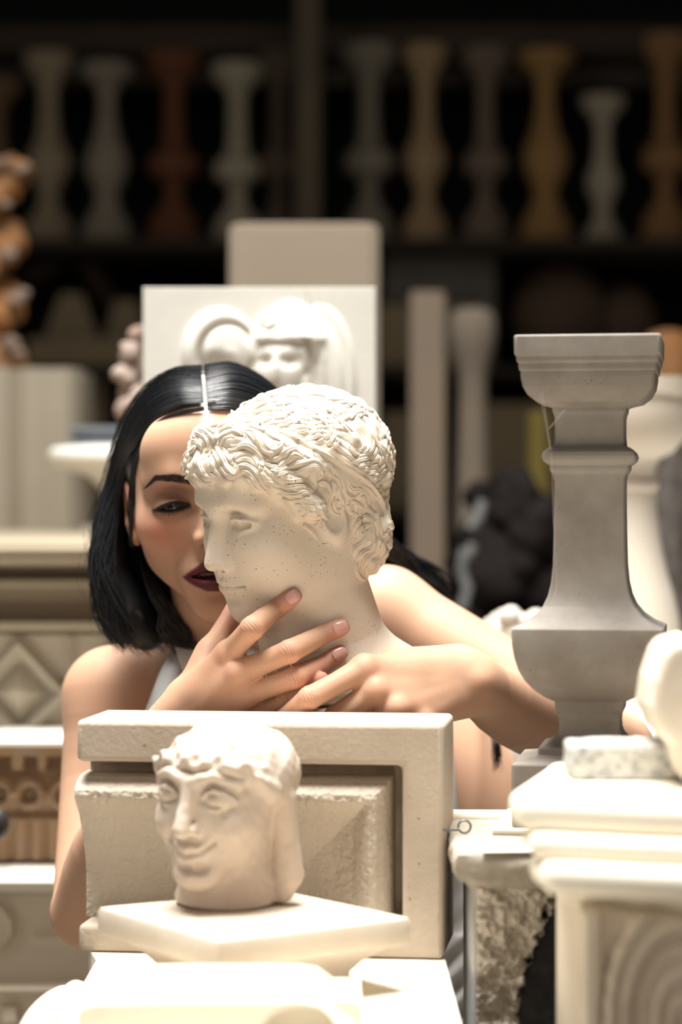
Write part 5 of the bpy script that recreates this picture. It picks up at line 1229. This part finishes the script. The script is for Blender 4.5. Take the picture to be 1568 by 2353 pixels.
def on_face(x, z):
    """points of the face in front of the local coordinates x, z (cm)"""
    o = LW(np.stack([x, np.full(len(x), -13.0), z], -1)); d = np.tile(HR[:, 1], (len(x), 1))
    t = raycast(head_only, o, d, 0, .12, 160); return o+d*t[:, None]
rb = np.random.RandomState(8)
for sx_ in (-1, 1):
    b = MB(); n = 470; u_ = rb.rand(n); v_ = rb.uniform(-1, 1, n)
    cx = np.interp(u_, [0, .35, .7, 1], [1.5, 2.9, 4.3, 5.3]); cz = np.interp(u_, [0, .35, .7, 1], [1.95, 2.35, 2.50, 1.75]); wd = np.interp(u_, [0, .3, .7, 1], [.34, .38, .26, .07])
    x0_ = cx*sx_; z0b = cz+v_*wd; dx = (.30+.1*rb.rand(n)); dzb = np.interp(u_, [0, .3, .7, 1], [.42, .16, -.06, -.22])-v_*.10
    A = on_face(x0_, z0b); M1 = on_face(x0_+sx_*dx*.5, z0b+dzb*.5); E = on_face(x0_+sx_*dx, z0b+dzb)
    for a_, m_, e_ in zip(A, M1, E):
        if np.isnan(a_).any() or np.isnan(m_).any() or np.isnan(e_).any(): continue
        b.tube([a_-fd*-.0001, m_+fd*.0004, e_+fd*.0003], [.00019, .00016, .00004], 4, cap=False)
    b.build('eyebrow', browm, wroot)
    b = MB()
    for k in range(60):
        t_ = rb.rand(); lx = 1.75+t_*3.15; lz = np.interp(lx, [1.6, 2.5, 3.3, 4.1, 4.85], [-.10, .18, .20, .02, -.28])
        ly = np.interp(lx, [1.7, 2.4, 3.2, 4.0, 4.85], [-7.7, -8.25, -8.42, -8.05, -7.2])
        p0 = LW((lx*sx_, ly, lz)); p1 = LW(((lx+.10*(t_-.3))*sx_, ly-.42, lz-.12)); p2 = LW(((lx+.3*(t_-.3))*sx_, ly-.72, lz-.10+.12*t_))
        b.tube([p0, p1, p2], [.00022, .00016, .00004], 4, cap=False)
    for k in range(30):
        t_ = rb.rand(); lx = 2.2+t_*2.5; lz = np.interp(lx, [1.6, 2.5, 3.3, 4.1, 4.85], [-.2, -.6, -.68, -.52, -.36])
        ly = np.interp(lx, [1.7, 2.4, 3.2, 4.0, 4.85], [-7.6, -7.95, -8.05, -7.8, -7.1])
        b.tube([LW((lx*sx_, ly, lz)), LW(((lx+.1*(t_-.4))*sx_, ly-.22, lz-.35))], [.00012, .00003], 4, cap=False)
    b.build('eyelashes', lashm, wroot)
# ---------------- fingernails
nailm = plain('nail', (.62, .34, .29), .22, .5)
def nail(js, side=0.0, wfac=.78):
    a = J(*js[2][:3]); t = J(*js[3][:3]); r = js[3][3]*js[3][2]/FPX
    px = np.array([js[3][0], js[3][1]], float); qx = np.array([js[2][0], js[2][1]], float); ax_ = (px-qx)/np.linalg.norm(px-qx); nx_ = np.array([-ax_[1], ax_[0]])
    rp = js[3][3]; c = px+ax_*rp*(-.12)+nx_*rp*side
    U = np.linspace(-1, 1, 13); G = []
    for v in U:
        for u in U:
            # square-ish nail: round off with a superellipse
            k = max(abs(u), abs(v)); n4 = (abs(u)**4+abs(v)**4)**.25 or 1; f = k/n4 if n4 else 1
            G.append(c+ax_*(u*f*rp*.98)+nx_*(v*f*rp*wfac))
    H = to_surface(np.array(G), body, 1.80, 2.1)
    ok = ~np.isnan(H[:, 0]) & (np.abs(H[:, 1]-np.nanmedian(H[:, 1])) < .012)
    if ok.sum() < 100: return
    # fill the misses by a plane fit
    A_ = np.c_[np.array(G), np.ones(len(G))]; co_, *_ = np.linalg.lstsq(A_[ok], H[ok, 1], rcond=None)
    H[~ok] = np.array([J(g_[0], g_[1], A_[i] @ co_) for i, g_ in enumerate(G)])[~ok]
    N_ = grad(body, H, .002); V_ = H+N_*.00045; n = 13; F_ = [[i*n+j, i*n+j+1, (i+1)*n+j+1, (i+1)*n+j] for i in range(n-1) for j in range(n-1)]
    ring = [j for j in range(n)]+[i*n+n-1 for i in range(1, n)]+[(n-1)*n+j for j in range(n-2, -1, -1)]+[i*n for i in range(n-2, 0, -1)]
    B_ = H[ring]-N_[ring]*.0006; m_ = len(ring); F_ += [[ring[i], len(V_)+i, len(V_)+(i+1) % m_, ring[(i+1) % m_]] for i in range(m_)]
    F_ = [f[::-1] for f in F_] if ((np.cross(V_[1]-V_[0], V_[n]-V_[0])) @ N_[0]) < 0 else F_
    mesh_obj('fingernail', np.vstack([V_, B_]), F_, nailm, wroot, True)
for nm in ('index', 'middle', 'ring'): nail(FIN_R[nm])
# ---------------- hair
RH = np.random.RandomState(21)
HCT = np.array([0, 2.3, 3.4], f32)
def hair_base(p):
    q = ((p-HT.astype(f32)) @ HR.astype(f32))*f32(100)
    d = s_ell(q, (0, 2.2, 3.3), (7.55, 9.2, 8.35))
    zf_ = np.interp(np.abs(q[:, 0]), [0, 2.5, 4.4, 5.6, 6.4, 8], [7.9, 7.5, 6.3, 4.6, 2.4, 1.0])
    d = smax(d, np.minimum(zf_-q[:, 2], (q[:, 1]+1.2)*-1.0)*.8 if False else np.where(q[:, 1] < -1.5, (zf_-q[:, 2])*.8, (-1.5-q[:, 1])*0+(-6-q[:, 2])*.5), .2)
    d = smax(d, -(np.maximum(np.abs(q[:, 0]-XM)-.17, -(q[:, 2]-6.0)*.2-.0*q[:, 1])), .05)
    d = d*f32(.01)
    s = s_chain(p, [J(300, 1030, 2.20), J(272, 1120, 2.205), J(258, 1220, 2.20), J(262, 1310, 2.195), J(292, 1400, 2.19), J(335, 1450, 2.20)], [.014, .012, .012, .014, .020, .018])
    s = smin(s, s_chain(p, [J(330, 1150, 2.25), J(345, 1300, 2.235), J(360, 1370, 2.225), J(400, 1435, 2.225)], [.024, .024, .024, .018]), .02)
    s = smin(s, s_ell(p, J(520, 1250, 2.30), (.075, .05, .10)), .02)
    return smin(d, s, .012)
V, F = polygonize(hair_base, (-.26, 2.05, 1.2), (.08, 2.40, 1.50), .0025)
hb = mesh_obj('hair', V, F, hairm, wroot)
G0 = [(466, 943, 2.082), (425, 951, 2.084), (385, 966, 2.092), (352, 992, 2.103), (330, 1028, 2.118), (317, 1080, 2.13), (309, 1150, 2.135), (302, 1210, 2.140), (298, 1250, 2.143)]
G0b = [(466, 935, 2.080), (415, 944, 2.083), (372, 962, 2.09), (338, 992, 2.105), (316, 1035, 2.12), (303, 1085, 2.132), (297, 1150, 2.137), (300, 1200, 2.140), (306, 1262, 2.143)]
GS = [[(467, 925, 2.083), (410, 935, 2.088), (355, 965, 2.10), (315, 1015, 2.125), (288, 1080, 2.16), (266, 1160, 2.172), (250, 1250, 2.165), (255, 1340, 2.155), (285, 1425, 2.15), (345, 1500, 2.16)],
      [(468, 900, 2.092), (400, 905, 2.098), (340, 940, 2.118), (298, 1000, 2.143), (272, 1070, 2.168), (252, 1150, 2.178), (234, 1240, 2.168), (238, 1330, 2.16), (258, 1425, 2.16), (310, 1498, 2.17)],
      [(470, 870, 2.112), (395, 872, 2.128), (330, 915, 2.15), (288, 980, 2.17), (262, 1060, 2.19), (240, 1150, 2.19), (224, 1245, 2.185), (228, 1345, 2.18), (245, 1430, 2.18), (275, 1485, 2.19)],
      [(472, 846, 2.142), (400, 855, 2.163), (338, 895, 2.19), (292, 960, 2.21), (265, 1050, 2.22), (245, 1150, 2.22), (232, 1260, 2.22), (240, 1370, 2.21), (262, 1450, 2.21), (300, 1495, 2.21)],
      [(475, 837, 2.19), (400, 848, 2.22), (335, 900, 2.24), (295, 980, 2.25), (275, 1080, 2.255), (270, 1180, 2.25), (275, 1300, 2.24), (290, 1400, 2.235), (330, 1470, 2.23), (370, 1500, 2.23)],
      [(478, 845, 2.24), (410, 880, 2.27), (360, 960, 2.28), (335, 1060, 2.27), (335, 1160, 2.25), (345, 1260, 2.225), (360, 1340, 2.195), (385, 1410, 2.19), (420, 1465, 2.20), (450, 1500, 2.21)]]
GI = [[(330, 1200, 2.22), (322, 1270, 2.19), (335, 1340, 2.175), (360, 1400, 2.17), (380, 1460, 2.17), (400, 1500, 2.18)],
      [(345, 1200, 2.23), (345, 1290, 2.205), (368, 1360, 2.19), (405, 1415, 2.185), (440, 1460, 2.19), (470, 1500, 2.20)]]
def hair_strands(guides, count, rad, wave, name=None, mirror=False, jit=.0022, lift=None, seed=0, wl=(.6, 2.2), part=False):
    r = np.random.RandomState(seed); Gs = [spline([J(*q) for q in gd], 34) for gd in guides]; V = []; F = []; m = len(Gs)
    for i in range(count):
        a = r.rand()*(m-1) if m > 1 else 0; k = min(int(a), m-2) if m > 1 else 0; f = a-k if m > 1 else 0
        # neighbouring strands gather into locks
        lock = np.round(a*7)/7; a2 = a+.45*(lock-a); k2 = min(int(a2), m-2) if m > 1 else 0; f2 = a2-k2 if m > 1 else 0
        t = np.linspace(0, 1, 34)[:, None]
        A_ = Gs[k]*(1-f)+Gs[min(k+1, m-1)]*f; B_ = Gs[k2]*(1-f2)+Gs[min(k2+1, m-1)]*f2
        c = A_*(1-t)+B_*t
        ph = lock*5.1+.4*r.rand(); am = wave*sstep(.42, .75, t)
        c = c+np.array([1, .5, 0])*am*np.sin(t*PI*2*wl[1]*1.6+ph)+r.normal(0, 1, 3)*jit*(sstep(0, .12, t)*.25+sstep(.35, .8, t)*.9)
        L_ = 34-int(r.rand()*5); c = c[:L_]
        if part:
            l = (c-HT) @ HR; st_ = l[0, 0]; k_ = np.exp(-np.arange(len(l))/4.); l[:, 0] += (XM/100-.0014-abs(r.normal(0, .0005))-st_)*k_
            if mirror: l[:, 0] = 2*XM/100-l[:, 0]
            c = l @ HR.T+HT
        rr = rad*(.7+.6*r.rand()); n = len(c); env = np.clip(np.minimum(.45+np.arange(n)/3, (n-np.arange(n))/7.), .15, 1)
        v, fc = tube_geo(c, list(rr*env), 5, False)
        F += [[q_+len(V) for q_ in g_] for g_ in fc]; V += v
    return V, F
HVV = []; HFF = []
def addh(vf):
    v, f = vf; HFF.extend([[q_+len(HVV) for q_ in g_] for g_ in f]); HVV.extend(v)
addh(hair_strands([G0, G0b], 46, .0006, .0006, jit=.0008, seed=1, part=True))
addh(hair_strands(GS, 620, .00065, .0045, seed=2, part=True)); addh(hair_strands(GS[:3], 260, .0005, .004, seed=3, part=True))
addh(hair_strands(GI, 150, .0007, .003, seed=4))
addh(hair_strands([G0]+GS, 520, .00065, .004, mirror=True, seed=5, part=True))
GR = [[(620, 1000, 2.26), (700, 1120, 2.30), (780, 1200, 2.34), (860, 1250, 2.38), (940, 1285, 2.41), (1000, 1320, 2.42), (1045, 1390, 2.43)],
      [(640, 1060, 2.26), (740, 1160, 2.30), (830, 1215, 2.34), (890, 1235, 2.37), (915, 1270, 2.39), (960, 1310, 2.41), (1010, 1360, 2.42)],
      [(640, 1100, 2.26), (740, 1200, 2.31), (840, 1250, 2.36), (920, 1290, 2.40), (980, 1325, 2.41), (1020, 1370, 2.42), (1050, 1430, 2.43)]]
addh(hair_strands(GR, 200, .0007, .004, jit=.004, seed=6))
addh(hair_strands([[(1030, 1400, 2.40), (1090, 1540, 2.42), (1120, 1640, 2.34), (1132, 1700, 2.30), (1142, 1750, 2.29), (1138, 1790, 2.29)], [(1040, 1400, 2.40), (1100, 1540, 2.42), (1140, 1640, 2.34), (1150, 1700, 2.30), (1146, 1740, 2.29), (1142, 1765, 2.29)]], 24, .0006, .001, jit=.0022, seed=7))
# fly-away hairs
addh(hair_strands([[(x_-8*(1 if x_ < 470 else -1), y_-6, D_-.004) for x_, y_, D_ in gd] for gd in GS[2:4]], 34, .00014, .006, jit=.0050, seed=9))
mesh_obj('hair_strands', HVV, HFF, hairm, hb)
# ---------------- the dress
clo = stone('white_cloth', (.62, .62, .60), (.58, .58, .57), nscale=6, bump=.15, bscale=900, bdist=.0003, rough=.8)
def Zp(y): return float(Zat(y, 2.27))
zk = [0, Zp(2400), Zp(2200), Zp(1870), Zp(1690), Zp(1600), Zp(1500), Zp(1470)]
xr_ = [.35, Xat(1100, 2.30), Xat(1088, 2.27), Xat(1058, 2.27), Xat(1046, 2.27), Xat(820, 2.25), Xat(640, 2.25), Xat(560, 2.25)]
xl_ = [-.30, -.20, -.18, Xat(290, 2.23), Xat(320, 2.23), Xat(352, 2.23), Xat(395, 2.23), Xat(415, 2.23)]
def dress(p):
    d = body_core(p)-.0045
    z = p[:, 2]
    sk = s_chain(p, [(.05, 2.42, .95), (.03, 2.38, .55), (.03, 2.36, .12)], [.14, .15, .18]); d = smin(d, sk, .05)
    fold = .0025*np.sin(p[:, 0]*150+np.sin(z*22)*2)*(z < Zp(1650))+.004*np.sin(p[:, 0]*60+z*20)*(z < .95)
    fold = fold+.0035*np.sin((z*1.0-p[:, 0]*.9)*210)*np.exp(-((z-.90)/.05)**2)
    d = d-fold
    m = np.maximum(p[:, 0]-np.interp(z, zk, xr_), np.interp(z, zk, xl_)-p[:, 0])
    m = np.where(z < .82, np.minimum(m, -.005), m)
    d = smax(d, m.astype(f32)*.9, .004); d = smax(d, (z-Zp(1478)), .004); d = smax(d, .012-z, .006)
    return smax(d, (p[:, 1]-2.42)*np.where(z > .86, 1, -9).astype(f32)*1.0 if False else np.where(z > .86, p[:, 1]-2.44, -1).astype(f32), .004)
V, F = polygonize(dress, (-.36, 2.1, .0), (.44, 2.76, 1.30), .0035)
dr = mesh_obj('dress', V, F, clo, wroot)
# collar flap and shoulder band of the halter
b = MB(); 
def sheet(rows, name, mat, par, th=.0012):
    R_ = np.array([spline([J(*q) for q in r_], 14) for r_ in rows]); n, m_ = R_.shape[:2]; V_ = np.vstack([R_.reshape(-1, 3), R_.reshape(-1, 3)+np.array([0, th, 0])]); k = n*m_; F_ = []
    for i in range(n-1):
        for j in range(m_-1): a_ = i*m_+j; F_ += [[a_, a_+1, a_+m_+1, a_+m_], [k+a_, k+a_+m_, k+a_+m_+1, k+a_+1]]
    for j in range(m_-1): F_ += [[j, k+j, k+j+1, j+1], [(n-1)*m_+j, (n-1)*m_+j+1, k+(n-1)*m_+j+1, k+(n-1)*m_+j]]
    for i in range(n-1): F_ += [[i*m_, (i+1)*m_, k+(i+1)*m_, k+i*m_], [i*m_+m_-1, k+i*m_+m_-1, k+(i+1)*m_+m_-1, (i+1)*m_+m_-1]]
    return mesh_obj(name, V_, F_, mat, par, True)
sheet([[(398, 1492, 2.205), (372, 1535, 2.185), (350, 1590, 2.175), (330, 1645, 2.17), (318, 1700, 2.17)], [(412, 1490, 2.19), (390, 1535, 2.17), (372, 1590, 2.16), (358, 1645, 2.155), (350, 1700, 2.155)], [(440, 1500, 2.19), (418, 1545, 2.165), (405, 1600, 2.15), (398, 1650, 2.145), (395, 1700, 2.15)]], 'shoulder_band', clo, dr)
sheet([[(402, 1486, 2.175), (440, 1494, 2.160), (480, 1490, 2.155), (520, 1484, 2.16)], [(412, 1520, 2.165), (440, 1532, 2.150), (480, 1535, 2.145), (520, 1530, 2.15)], [(424, 1558, 2.16), (450, 1570, 2.145), (490, 1575, 2.14), (530, 1575, 2.145)]], 'collar_flap', stone('beige_lining', (.62, .55, .47), nscale=6), dr)
